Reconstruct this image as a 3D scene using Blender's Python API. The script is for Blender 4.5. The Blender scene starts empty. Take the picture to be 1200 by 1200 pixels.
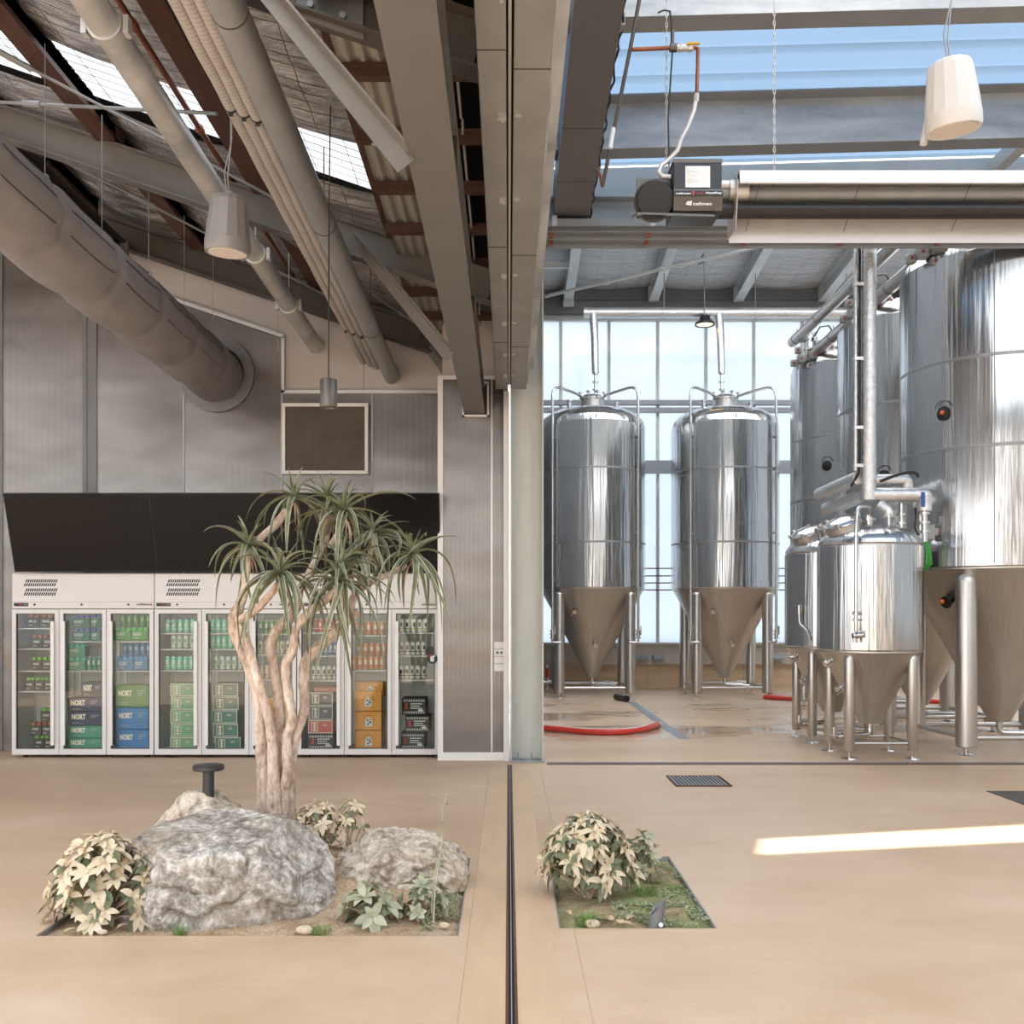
import bpy, math, random
from mathutils import Vector, Matrix, noise
random.seed(7)
R = math.radians
PI = math.pi
scene = bpy.context.scene
COL = scene.collection
EYE = 1.54
F = 1200.0

def P(px, py, Y):
    """point of the place seen at pixel (px, py) of the photo, at distance Y"""
    return Vector(((px - 596) * Y / F, Y, EYE - (py - 722) * Y / F))

def uni(a, b): return random.uniform(a, b)

# ------------------------------------------------------------------ materials
class NT:
    def __init__(s, name):
        s.m = bpy.data.materials.new(name); s.m.use_nodes = True
        s.t = s.m.node_tree; s.t.nodes.clear()
        s.out = s.t.nodes.new('ShaderNodeOutputMaterial')
        s.c = None
    def n(s, typ, **kw):
        nd = s.t.nodes.new(typ)
        for k, v in kw.items():
            if isinstance(v, bpy.types.NodeSocket): s.t.links.new(v, nd.inputs[k])
            elif k in nd.inputs: nd.inputs[k].default_value = v
            else: setattr(nd, k, v)
        return nd
    def link(s, a, b): s.t.links.new(a, b)
    def obj(s, which='Object'):
        if s.c is None: s.c = s.n('ShaderNodeTexCoord')
        return s.c.outputs[which]
    def mapped(s, scale=(1, 1, 1), rot=(0, 0, 0)):
        mp = s.n('ShaderNodeMapping'); mp.inputs['Scale'].default_value = scale; mp.inputs['Rotation'].default_value = rot
        s.link(s.obj(), mp.inputs['Vector']); return mp.outputs['Vector']
    def noise(s, scale=5, detail=5, vec=None, rough=.55, dist=0.0, stretch=(1, 1, 1)):
        nd = s.n('ShaderNodeTexNoise'); nd.inputs['Scale'].default_value = scale; nd.inputs['Detail'].default_value = detail
        nd.inputs['Roughness'].default_value = rough; nd.inputs['Distortion'].default_value = dist
        s.link(vec if vec is not None else s.mapped(stretch), nd.inputs['Vector']); return nd.outputs['Fac']
    def ramp(s, fac, stops):
        r = s.n('ShaderNodeValToRGB'); el = r.color_ramp.elements
        while len(el) < len(stops): el.new(.5)
        for e, (p, c) in zip(el, stops):
            e.position = p; e.color = (c[0], c[1], c[2], 1) if not isinstance(c, (int, float)) else (c, c, c, 1)
        s.link(fac, r.inputs['Fac']); return r.outputs['Color']
    def math(s, op, a, b=None, clamp=False):
        nd = s.t.nodes.new('ShaderNodeMath'); nd.operation = op; nd.use_clamp = clamp
        for i, v in enumerate((a, b)):
            if v is None: continue
            if isinstance(v, bpy.types.NodeSocket): s.link(v, nd.inputs[i])
            else: nd.inputs[i].default_value = v
        return nd.outputs[0]
    def mix(s, fac, a, b):
        nd = s.t.nodes.new('ShaderNodeMix'); nd.data_type = 'RGBA'
        for k, v in ((0, fac), (6, a), (7, b)):
            if isinstance(v, bpy.types.NodeSocket): s.link(v, nd.inputs[k])
            elif k == 0: nd.inputs[0].default_value = v
            else: nd.inputs[k].default_value = (v[0], v[1], v[2], 1)
        return nd.outputs[2]
    def bump(s, h, strength=.3, dist=.01, normal=None):
        nd = s.n('ShaderNodeBump'); nd.inputs['Strength'].default_value = strength; nd.inputs['Distance'].default_value = dist
        s.link(h, nd.inputs['Height'])
        if normal is not None: s.link(normal, nd.inputs['Normal'])
        return nd.outputs['Normal']
    def bsdf(s, col=None, rough=.5, metal=0.0, normal=None, spec=.5, **kw):
        b = s.n('ShaderNodeBsdfPrincipled')
        def put(k, v):
            if isinstance(v, bpy.types.NodeSocket): s.link(v, b.inputs[k])
            elif isinstance(v, (tuple, list)): b.inputs[k].default_value = (v[0], v[1], v[2], 1) if len(v) == 3 else v
            else: b.inputs[k].default_value = v
        if col is not None: put('Base Color', col)
        put('Roughness', rough); put('Metallic', metal); put('Specular IOR Level', spec)
        if normal is not None: put('Normal', normal)
        for k, v in kw.items(): put(k, v)
        return b.outputs[0]
    def done(s, sh):
        s.link(sh, s.out.inputs['Surface']); return s.m

def srgb(r, g, b):
    f = lambda c: (c / 255) / 12.92 if c <= 10 else (((c / 255) + .055) / 1.055) ** 2.4
    return (f(r), f(g), f(b))
def dk(c, k): return tuple(x * k for x in c)

def simple(name, col, rough=.5, metal=0.0, var=.12, nscale=8, bump=0.0, bscale=60, stretch=(1, 1, 1), spec=.5, **kw):
    t = NT(name)
    c = t.ramp(t.noise(nscale, 5, stretch=stretch), [(.3, dk(col, 1 - var)), (.7, tuple(min(1, x * (1 + var)) for x in col))])
    nrm = t.bump(t.noise(bscale, 4, stretch=stretch), bump, .01) if bump else None
    return t.done(t.bsdf(c, rough, metal, nrm, spec, **kw))

MT = {}
MT['cream_paint'] = simple('cream_paint', srgb(182, 174, 169), .6, var=.03)
MT['white_paint'] = simple('white_paint', srgb(226, 222, 218), .4, var=.02)
MT['white_enamel'] = simple('white_enamel', srgb(212, 208, 204), .28, var=.02)
MT['fridge_inner'] = simple('fridge_inner', srgb(184, 186, 182), .4, var=.03)
MT['grey_steel'] = simple('grey_steel', srgb(110, 109, 109), .45, .25, var=.06, nscale=3)
MT['mid_steel'] = simple('mid_steel', srgb(146, 149, 152), .42, .3, var=.08, nscale=3)
MT['light_steel'] = simple('light_steel', srgb(198, 197, 193), .4, .25, var=.06, nscale=3)
MT['soffit'] = simple('soffit', srgb(146, 143, 138), .6, var=.06)
MT['rafter_steel'] = simple('rafter_steel', srgb(108, 105, 101), .45, .2, var=.08, nscale=3)
MT['track_steel'] = simple('track_steel', srgb(138, 139, 138), .45, .25, var=.12, nscale=2.5)
MT['joint_soft'] = simple('joint_soft', srgb(186, 160, 132), .8, var=.1)
MT['column_steel'] = simple('column_steel', srgb(186, 186, 178), .5, .15, var=.08, nscale=4, stretch=(2.5, 2.5, .35))
MT['dark_steel'] = simple('dark_steel', srgb(78, 72, 66), .5, .3, var=.1, nscale=3)
MT['aluminium'] = simple('aluminium', srgb(196, 194, 190), .35, .7, var=.05)
MT['black_metal'] = simple('black_metal', srgb(46, 44, 44), .4, .4, var=.1)
MT['black_plastic'] = simple('black_plastic', srgb(24, 23, 23), .35, 0, var=.1)
MT['bollard'] = simple('bollard', srgb(62, 62, 64), .35, .5, var=.06)
MT['painted_shade'] = simple('painted_shade', srgb(26, 24, 23), .9, 0, var=.2)  # near black colour standing in for shade in gaps and slots
MT['batten'] = simple('batten', srgb(66, 42, 34), .7, var=.3, nscale=5, stretch=(.6, 6, 6))
MT['timber'] = simple('timber', srgb(80, 50, 40), .55, 0, var=.4, nscale=5, stretch=(6, .6, 6), bump=.15, bscale=20)
MT['copper_pipe'] = simple('copper_pipe', srgb(140, 84, 64), .35, .6, var=.3, nscale=4)
MT['ply'] = simple('ply', srgb(205, 176, 142), .55, 0, var=.1, nscale=2, stretch=(.6, 1, 5))
MT['speaker_white'] = simple('speaker_white', srgb(206, 206, 206), .4, var=.02)
MT['speaker_grey'] = simple('speaker_grey', srgb(120, 119, 120), .4, var=.02)
MT['grille_grey'] = simple('grille_grey', srgb(206, 198, 192), .6, var=.08, nscale=200)
MT['red_hose'] = simple('red_hose', srgb(205, 62, 48), .35, var=.1)
MT['red'] = simple('red', srgb(200, 40, 35), .4, var=.05)
MT['orange'] = simple('orange', srgb(225, 110, 50), .4, var=.05)
MT['blue_tape'] = simple('blue_tape', srgb(48, 84, 160), .4, var=.05)
MT['green_tube'] = simple('green_tube', srgb(60, 160, 60), .4, var=.1)
MT['yellow'] = simple('yellow', srgb(220, 180, 60), .4, var=.05)
MT['cladding'] = simple('cladding', srgb(190, 180, 166), .5, .1, var=.05)
MT['dark_red'] = simple('dark_red', srgb(150, 44, 50), .4, var=.05)
MT['valve_grey'] = simple('valve_grey', srgb(150, 150, 148), .35, .4, var=.05)
MT['paper'] = simple('paper', srgb(222, 226, 230), .5, var=.03)
MT['heater_grey'] = simple('heater_grey', srgb(96, 92, 88), .35, .5, var=.08)
MT['heater_black'] = simple('heater_black', srgb(44, 46, 50), .3, .3, var=.1)
MT['reflector'] = simple('reflector', srgb(204, 203, 204), .35, .3, var=.03)
MT['rubber'] = simple('rubber', srgb(40, 38, 38), .6, var=.1)
MT['dry_leaf'] = simple('dry_leaf', srgb(200, 172, 140), .7, var=.2)
MT['stem'] = simple('stem', srgb(182, 160, 132), .7, var=.15, nscale=30)
MT['grass'] = simple('grass', srgb(116, 142, 74), .6, var=.3, nscale=30)
MT['soil_pebble'] = simple('soil_pebble', srgb(206, 184, 156), .8, var=.2, nscale=30)
MT['seat_joint'] = simple('seat_joint', srgb(150, 128, 104), .8, var=.1)
MT['rail_rust'] = simple('rail_rust', srgb(112, 74, 60), .5, .5, var=.25, nscale=20)

def m_galv():
    t = NT('galvanised')
    v = t.n('ShaderNodeTexVoronoi'); v.inputs['Scale'].default_value = 16; t.link(t.mapped((1, 1, 1)), v.inputs['Vector'])
    f = t.math('ADD', t.math('MULTIPLY', v.outputs['Distance'], .05), t.noise(1.3, 5, stretch=(.5, 1, 2.2), dist=.6))
    c = t.ramp(f, [(.36, srgb(152, 158, 164)), (.5, srgb(178, 181, 184)), (.66, srgb(204, 205, 205))])
    return t.done(t.bsdf(c, .42, .35))
MT['galv'] = m_galv()

def m_floor():
    t = NT('beige_concrete')
    a = t.noise(.6, 7, stretch=(.6, 1.3, 1), dist=1.0)
    b = t.noise(2.6, 8, stretch=(.8, 1.3, 1), rough=.68, dist=.5)
    g = t.noise(60, 3)
    f = t.math('ADD', t.math('MULTIPLY', a, .6), t.math('MULTIPLY', b, .4))
    c = t.ramp(f, [(.3, srgb(186, 154, 121)), (.5, srgb(204, 174, 144)), (.72, srgb(217, 192, 166))])
    sp = t.ramp(g, [(.3, .93), (.7, 1.0)])
    mx = t.t.nodes.new('ShaderNodeMix'); mx.data_type = 'RGBA'; mx.blend_type = 'MULTIPLY'; mx.inputs[0].default_value = 1
    t.link(c, mx.inputs[6]); t.link(sp, mx.inputs[7]); c = mx.outputs[2]
    # spilled water on the brewery floor
    sx = t.n('ShaderNodeSeparateXYZ'); t.link(t.obj(), sx.inputs[0])
    y = sx.outputs['Y']; x = sx.outputs['X']
    inY = t.math('MULTIPLY', t.math('MULTIPLY', t.math('SUBTRACT', y, 12.3), .8, True), t.math('MULTIPLY', t.math('SUBTRACT', 18.6, y), 1.2, True))
    wet = t.math('MULTIPLY', t.ramp(t.noise(.6, 3, stretch=(.45, 1, 1), dist=.5), [(.47, 0.0), (.58, 1.0)]), inY)
    c = t.mix(t.math('MULTIPLY', wet, .30), c, srgb(176, 144, 114))
    r = t.math('SUBTRACT', t.math('ADD', .34, t.math('MULTIPLY', b, .22)), t.math('MULTIPLY', wet, .38))
    n = t.bump(t.noise(90, 3), .06, .004)
    return t.done(t.bsdf(c, r, 0, n, .45))
MT['floor'] = m_floor()
MT['floor_strip'] = simple('floor_strip', srgb(203, 172, 138), .42, 0, var=.08, nscale=3, stretch=(2, .5, 1), bump=.05)

def m_poly():
    t = NT('twinwall_polycarbonate')
    w = t.n('ShaderNodeTexWave'); w.wave_type = 'BANDS'; w.bands_direction = 'X'; w.inputs['Scale'].default_value = 28
    t.link(t.mapped((1, 0, 0)), w.inputs['Vector'])
    sm = t.noise(1.2, 3, stretch=(.7, 1, 1.6))
    c = t.ramp(sm, [(.3, srgb(112, 107, 103)), (.7, srgb(140, 135, 131))])
    n1 = t.bump(w.outputs['Fac'], .35, .004)
    n2 = t.bump(t.noise(.9, 1, stretch=(.5, 1, 1.8)), .5, .05, n1)
    return t.done(t.bsdf(c, .22, .6, n2, .8))
MT['poly'] = m_poly()

def m_stainless(name, rough, streak, base=(.62, .60, .58)):
    t = NT(name)
    sx = t.n('ShaderNodeSeparateXYZ'); t.link(t.obj(), sx.inputs[0])
    ang = t.math('ARCTAN2', sx.outputs['Y'], sx.outputs['X'])
    cb = t.n('ShaderNodeCombineXYZ'); t.link(t.math('MULTIPLY', ang, 1.0), cb.inputs['X']); t.link(t.math('MULTIPLY', sx.outputs['Z'], .035), cb.inputs['Y'])
    a = t.noise(9, 3, vec=cb.outputs[0], rough=.5)
    b = t.noise(70, 3, vec=cb.outputs[0])
    c = t.ramp(b, [(.3, dk(base, .80)), (.7, base)])
    r = t.math('ADD', rough, t.math('MULTIPLY', b, .08))
    n = t.bump(a, streak, .06)
    n = t.bump(t.noise(260, 2, vec=cb.outputs[0]), .05, .002, n)
    return t.done(t.bsdf(c, r, 1.0, n, .5))
MT['shell'] = m_stainless('brushed_stainless_shell', .13, .34, (.66, .655, .65))
MT['cone'] = m_stainless('satin_stainless_cone', .36, .12, (.62, .59, .55))
MT['ss'] = simple('stainless', (.66, .64, .62), .2, 1.0, var=.04, nscale=20)
MT['ss_satin'] = simple('stainless_satin', (.60, .57, .54), .34, 1.0, var=.05, nscale=20, stretch=(8, 8, .6))
MT['band'] = simple('weld_band', (.36, .355, .35), .5, 1.0, var=.05)

def m_foil(name, col, metal, strength, dark=.75, heavy=0):
    t = NT(name)
    w = t.noise(2.6, 7, stretch=(1, 2.8, 1), dist=1.6, rough=.7)
    f = t.noise(13, 4, stretch=(1, 2.6, 1), dist=.8)
    sx = t.n('ShaderNodeSeparateXYZ'); t.link(t.obj(), sx.inputs[0])
    def lines(s, k, th):
        fr = t.math('FRACT', t.math('MULTIPLY', s, k)); return t.math('GREATER_THAN', fr, th)
    wob = t.math('ADD', sx.outputs['Y'], t.math('MULTIPLY', t.noise(1.5, 2), .12))
    g = t.math('MAXIMUM', lines(sx.outputs['X'], 2.2, .985), lines(wob, 7.0, .93 if heavy else .965))
    c = t.ramp(w, [(.3, dk(col, dark)), (.7, col)])
    c = t.mix(t.math('MULTIPLY', g, .9 if heavy else .5), c, dk(col, .06))
    n = t.bump(t.math('ADD', w, t.math('MULTIPLY', f, .35)), strength, .05)
    return t.done(t.bsdf(c, .24, metal, n, .6))
MT['foil'] = m_foil('foil_insulation', srgb(226, 224, 222), .45, .9)
MT['foil_warm'] = m_foil('foil_insulation_warm', srgb(214, 213, 214), .8, 1.0, .45, 1)

def m_wrap():
    t = NT('foil_pipe_wrap')
    n = t.bump(t.noise(38, 4, dist=1.0), .6, .012)
    c = t.ramp(t.noise(12, 4), [(.3, (.62, .61, .60)), (.7, (.80, .79, .78))])
    return t.done(t.bsdf(c, .26, .85, n, .6))
MT['wrap'] = m_wrap()

def m_fabric():
    t = NT('duct_fabric')
    n = t.bump(t.noise(3, 4, dist=.6), .35, .05)
    c = t.ramp(t.noise(2, 3), [(.3, srgb(130, 127, 130)), (.7, srgb(144, 140, 142))])
    return t.done(t.bsdf(c, .75, 0, n, .2))
MT['fabric'] = m_fabric()
def m_flex():
    t = NT('ribbed_conduit')
    w = t.n('ShaderNodeTexWave'); w.bands_direction = 'Y'; w.inputs['Scale'].default_value = 9; w.inputs['Distortion'].default_value = .4
    t.link(t.obj(), w.inputs['Vector'])
    c = t.ramp(w.outputs['Fac'], [(.0, srgb(158, 154, 152)), (1, srgb(176, 172, 170))])
    return t.done(t.bsdf(c, .55, 0, t.bump(w.outputs['Fac'], .2, .006), .3))
MT['flex'] = m_flex()

def m_translucent(name, col, trans=.85, gloss=.05, refl=(.8, .8, .8), ribs=None):
    t = NT(name)
    tl = t.n('ShaderNodeBsdfTranslucent'); df = t.n('ShaderNodeBsdfDiffuse')
    c = t.ramp(t.noise(1.2, 4, stretch=(.4, 1, 1)), [(.3, dk(col, .94)), (.7, col)])
    t.link(c, tl.inputs['Color']); df.inputs['Color'].default_value = (*refl, 1)
    m1 = t.n('ShaderNodeMixShader'); m1.inputs[0].default_value = trans
    t.link(df.outputs[0], m1.inputs[1]); t.link(tl.outputs[0], m1.inputs[2])
    gl = t.n('ShaderNodeBsdfGlossy'); gl.inputs['Roughness'].default_value = .15
    m2 = t.n('ShaderNodeMixShader'); m2.inputs[0].default_value = gloss
    t.link(m1.outputs[0], m2.inputs[1]); t.link(gl.outputs[0], m2.inputs[2])
    return t.done(m2.outputs[0])
MT['roof_sheet'] = m_translucent('blue_translucent_sheet', (.080, .118, .165), .9, refl=(.5, .6, .7))
MT['unseen_bright_sheet'] = m_translucent('unseen_bright_roof_sheet', (.42, .43, .44), .9)  # brighter sheet for the unseen part of the roof, lets in more daylight
MT['added_light_sheet'] = m_translucent('added_daylight_sheet', (.92, .94, .96), .92)  # for sheets added out of view to bring daylight in
MT['side_sheet'] = m_translucent('side_wall_sheet', (.42, .45, .48), .92)
MT['skylight'] = m_translucent('white_translucent_sheet', (.36, .375, .39), .9)
MT['wall_sheet'] = m_translucent('pale_polycarbonate_glazing', (.66, .72, .78), .92)

def m_glass(name, tint=(1, 1, 1), ior=1.45, rough=0.0):
    t = NT(name)
    tr = t.n('ShaderNodeBsdfTransparent'); tr.inputs[0].default_value = (*tint, 1)
    gl = t.n('ShaderNodeBsdfGlossy'); gl.inputs['Roughness'].default_value = rough
    fr = t.n('ShaderNodeFresnel'); fr.inputs['IOR'].default_value = ior
    m = t.n('ShaderNodeMixShader'); t.link(t.math('MULTIPLY', fr.outputs[0], .85, True), m.inputs[0])
    t.link(tr.outputs[0], m.inputs[1]); t.link(gl.outputs[0], m.inputs[2])
    return t.done(m.outputs[0])
MT['door_glass'] = m_glass('door_glass', (.96, .98, .96), 1.5)

def m_screen():
    t = NT('tv_screen')
    return t.done(t.bsdf((.010, .009, .009), .06, 0, None, .32))
MT['screen'] = m_screen()

def m_mesh_grille():
    t = NT('grille_mesh')
    sx = t.n('ShaderNodeSeparateXYZ'); t.link(t.obj(), sx.inputs[0])
    a = t.math('GREATER_THAN', t.math('FRACT', t.math('MULTIPLY', sx.outputs['X'], 55)), .62)
    b = t.math('GREATER_THAN', t.math('FRACT', t.math('MULTIPLY', sx.outputs['Z'], 55)), .62)
    g = t.math('MULTIPLY', t.math('MAXIMUM', a, b), t.noise(4, 3))
    return t.done(t.bsdf(t.mix(g, srgb(58, 48, 42), srgb(120, 106, 94)), .6, .2))
MT['grille'] = m_mesh_grille()

def m_rock(name, c0, c1, c2, warm):
    t = NT(name)
    a = t.noise(6, 10, rough=.75, dist=.8)
    b = t.noise(26, 8, rough=.75)
    f = t.math('ADD', t.math('MULTIPLY', a, .55), t.math('MULTIPLY', b, .45))
    c = t.ramp(f, [(.42, c0), (.5, c1), (.59, c2)])
    w = t.ramp(t.noise(2.6, 6), [(.5, 0.0), (.68, 1.0)])
    c = t.mix(t.math('MULTIPLY', w, .4), c, warm)
    v = t.n('ShaderNodeTexVoronoi'); v.feature = 'DISTANCE_TO_EDGE'; v.inputs['Scale'].default_value = 5
    nv = t.n('ShaderNodeMapping'); t.link(t.obj(), nv.inputs[0])
    ad = t.n('ShaderNodeVectorMath'); ad.operation = 'ADD'; t.link(nv.outputs[0], ad.inputs[0])
    nn = t.n('ShaderNodeTexNoise'); nn.inputs['Scale'].default_value = 4; nn.inputs['Detail'].default_value = 6; t.link(t.obj(), nn.inputs['Vector'])
    t.link(nn.outputs['Color'], ad.inputs[1]); t.link(ad.outputs[0], v.inputs['Vector'])
    n = t.bump(f, .9, .035)
    n = t.bump(t.noise(60, 6, rough=.7), .5, .01, n)
    return t.done(t.bsdf(c, .85, 0, n, .2))
MT['rock'] = m_rock('grey_limestone', srgb(128, 118, 106), srgb(178, 168, 156), srgb(238, 232, 222), srgb(198, 176, 150))
MT['rock_pale'] = m_rock('cream_limestone', srgb(142, 126, 110), srgb(200, 184, 166), srgb(238, 228, 212), srgb(222, 186, 142))

def m_bark():
    t = NT('aloe_bark')
    a = t.noise(7, 7, stretch=(1.6, 1.6, .5), rough=.65)
    b = t.noise(40, 5, stretch=(1, 1, .6))
    c = t.ramp(t.math('ADD', t.math('MULTIPLY', a, .6), t.math('MULTIPLY', b, .4)), [(.36, srgb(146, 122, 104)), (.5, srgb(196, 174, 156)), (.64, srgb(228, 212, 196))])
    return t.done(t.bsdf(c, .8, 0, t.bump(t.math('ADD', a, t.math('MULTIPLY', b, .5)), .8, .02), .2))
MT['bark'] = m_bark()

def m_leaf(name, c0, c1, rough=.5, trans=.15):
    t = NT(name)
    c = t.ramp(t.noise(14, 4), [(.3, c0), (.7, c1)])
    b = t.bsdf(c, rough, 0, None, .35)
    tl = t.n('ShaderNodeBsdfTranslucent'); t.link(c, tl.inputs['Color'])
    m = t.n('ShaderNodeMixShader'); m.inputs[0].default_value = trans
    t.link(b, m.inputs[1]); t.link(tl.outputs[0], m.inputs[2])
    return t.done(m.outputs[0])
MT['aloe'] = m_leaf('aloe_leaf', srgb(96, 102, 74), srgb(138, 142, 112))
MT['aloe_pale'] = m_leaf('aloe_leaf_margin', srgb(186, 188, 166), srgb(214, 214, 196))
MT['leaf_cream'] = m_leaf('cream_leaf', srgb(218, 198, 166), srgb(240, 224, 196), .6, .25)
MT['leaf_green'] = m_leaf('dark_green_leaf', srgb(92, 100, 74), srgb(136, 140, 110), .5, .15)
MT['leaf_sage'] = m_leaf('sage_leaf', srgb(160, 162, 134), srgb(206, 202, 172), .6, .2)
MT['moss'] = m_leaf('ground_cover_leaf', srgb(128, 140, 100), srgb(176, 182, 146), .6, .2)

def m_soil():
    t = NT('sandy_soil')
    a = t.noise(6, 8, rough=.7); b = t.noise(70, 6, rough=.75)
    f = t.math('ADD', t.math('MULTIPLY', a, .45), t.math('MULTIPLY', b, .55))
    c = t.ramp(f, [(.36, srgb(132, 102, 76)), (.5, srgb(188, 160, 130)), (.64, srgb(224, 204, 178))])
    return t.done(t.bsdf(c, .9, 0, t.bump(f, 1.0, .02), .15))
MT['soil'] = m_soil()
def m_soilg():
    t = NT('mossy_soil')
    a = t.noise(7, 8, rough=.7); b = t.noise(60, 6, rough=.75)
    f = t.math('ADD', t.math('MULTIPLY', a, .45), t.math('MULTIPLY', b, .55))
    c = t.ramp(f, [(.36, srgb(110, 90, 66)), (.5, srgb(160, 142, 110)), (.64, srgb(204, 190, 156))])
    g = t.ramp(t.noise(4, 5), [(.45, 0.0), (.6, 1.0)])
    c = t.mix(t.math('MULTIPLY', g, .75), c, srgb(138, 146, 96))
    return t.done(t.bsdf(c, .9, 0, t.bump(f, 1.0, .02), .15))
MT['soil_moss'] = m_soilg()

def m_emit(name, col, s):
    t = NT(name); e = t.n('ShaderNodeEmission'); e.inputs[0].default_value = (*col, 1); e.inputs[1].default_value = s
    return t.done(e.outputs[0])
MT['lamp_glow'] = m_emit('lamp_glow', (1, .62, .32), 1.6)
MT['lamp_soft'] = m_emit('fridge_led', (1, .96, .9), .5)

CM = {}
def cm(r, g, b, rough=.45, metal=0.0):
    k = (r, g, b, rough, metal)
    if k not in CM:
        CM[k] = simple('print_%02x%02x%02x' % (r, g, b), srgb(r, g, b), rough, metal, var=.05, nscale=25)
    return CM[k]

# ------------------------------------------------------------------ mesh building
class MB:
    def __init__(s): s.v = []; s.f = []; s.mi = []; s.cur = 0
    def add(s, vs, fs, mi=None):
        o = len(s.v); s.v += [Vector(v) for v in vs]
        s.f += [tuple(i + o for i in f) for f in fs]; s.mi += [s.cur if mi is None else mi] * len(fs); return s
    def box(s, x0, x1, y0, y1, z0, z1, mi=None):
        if x0 > x1: x0, x1 = x1, x0
        if y0 > y1: y0, y1 = y1, y0
        if z0 > z1: z0, z1 = z1, z0
        v = [(x, y, z) for z in (z0, z1) for y in (y0, y1) for x in (x0, x1)]
        return s.add(v, [(0, 2, 3, 1), (4, 5, 7, 6), (0, 1, 5, 4), (2, 6, 7, 3), (0, 4, 6, 2), (1, 3, 7, 5)], mi)
    def obox(s, c, size, rot=None, mi=None):
        m = rot if rot is not None else Matrix.Identity(3)
        hx, hy, hz = [k / 2 for k in size]
        v = [Vector(c) + m @ Vector((x, y, z)) for z in (-hz, hz) for y in (-hy, hy) for x in (-hx, hx)]
        return s.add(v, [(0, 2, 3, 1), (4, 5, 7, 6), (0, 1, 5, 4), (2, 6, 7, 3), (0, 4, 6, 2), (1, 3, 7, 5)], mi)
    def bar(s, p0, p1, w, h, mi=None, up=(0, 0, 1)):
        p0 = Vector(p0); p1 = Vector(p1); d = (p1 - p0); L = d.length; d.normalize()
        up = Vector(up)
        sd = d.cross(up)
        if sd.length < 1e-4: sd = d.cross(Vector((0, 1, 0)))
        sd.normalize(); u = sd.cross(d)
        m = Matrix((sd, d, u)).transposed()
        return s.obox((p0 + p1) / 2, (w, L, h), m, mi)
    def tube(s, pts, r, seg=16, caps=True, mi=None):
        pts = [Vector(p) for p in pts]; n = len(pts)
        rs = [r] * n if isinstance(r, (int, float)) else list(r)
        def tan(i):
            a = pts[max(0, i - 1)]; b = pts[min(n - 1, i + 1)]; t = (b - a)
            return t.normalized() if t.length > 1e-9 else Vector((0, 0, 1))
        t0 = tan(0); nr = t0.orthogonal().normalized(); vs = []
        for i in range(n):
            t = tan(i); nr = (nr - t * nr.dot(t))
            nr = nr.normalized() if nr.length > 1e-6 else t.orthogonal().normalized()
            b = t.cross(nr)
            k = 1.0
            if 0 < i < n - 1:
                c = (pts[i] - pts[i - 1]).normalized().dot((pts[i + 1] - pts[i]).normalized())
                k = 1 / max(.6, math.sqrt(max(0, (1 + c) / 2)))
            for j in range(seg):
                a = 2 * PI * j / seg
                vs.append(pts[i] + (nr * math.cos(a) + b * math.sin(a)) * rs[i] * (1 if k == 1 else (1 + (k - 1) * .5)))
        fs = []
        for i in range(n - 1):
            for j in range(seg):
                fs.append((i * seg + j, i * seg + (j + 1) % seg, (i + 1) * seg + (j + 1) % seg, (i + 1) * seg + j))
        if caps: fs.append(tuple(range(seg - 1, -1, -1))); fs.append(tuple((n - 1) * seg + j for j in range(seg)))
        return s.add(vs, fs, mi)
    def cyl(s, p0, p1, r0, r1=None, seg=20, caps=True, mi=None):
        return s.tube([p0, p1], [r0, r0 if r1 is None else r1], seg, caps, mi)
    def lathe(s, prof, c=(0, 0, 0), seg=48, mi=None, axis=None, mis=None):
        c = Vector(c); q = Vector((0, 0, 1)).rotation_difference(Vector(axis).normalized()) if axis is not None else None
        vs = []; fs = []; mm = []
        for r, z in prof:
            for j in range(seg):
                a = 2 * PI * j / seg; v = Vector((r * math.cos(a), r * math.sin(a), z))
                vs.append(c + (q @ v if q else v))
        for i in range(len(prof) - 1):
            for j in range(seg):
                fs.append((i * seg + j, i * seg + (j + 1) % seg, (i + 1) * seg + (j + 1) % seg, (i + 1) * seg + j))
                mm.append((s.cur if mi is None else mi) if mis is None else mis[i])
        fs.append(tuple(range(seg - 1, -1, -1))); mm.append(mm[0])
        k = (len(prof) - 1) * seg; fs.append(tuple(k + j for j in range(seg))); mm.append(mm[-2])
        o = len(s.v); s.v += vs; s.f += [tuple(i + o for i in f) for f in fs]; s.mi += mm
        return s
    def prism(s, poly, axis, a0, a1, mi=None):
        """poly in the two other axes (x,y,z order), extruded along axis"""
        def mk(p, a):
            return {'x': (a, p[0], p[1]), 'y': (p[0], a, p[1]), 'z': (p[0], p[1], a)}[axis]
        n = len(poly); vs = [mk(p, a0) for p in poly] + [mk(p, a1) for p in poly]
        fs = [tuple(range(n)), tuple(range(2 * n - 1, n - 1, -1))] + [(i, (i + 1) % n, n + (i + 1) % n, n + i) for i in range(n)]
        return s.add(vs, fs, mi)
    def grid(s, fn, nu, nv, mi=None):
        vs = [fn(i / nu, j / nv) for j in range(nv + 1) for i in range(nu + 1)]
        fs = [(j * (nu + 1) + i, j * (nu + 1) + i + 1, (j + 1) * (nu + 1) + i + 1, (j + 1) * (nu + 1) + i) for j in range(nv) for i in range(nu)]
        return s.add(vs, fs, mi)
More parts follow.
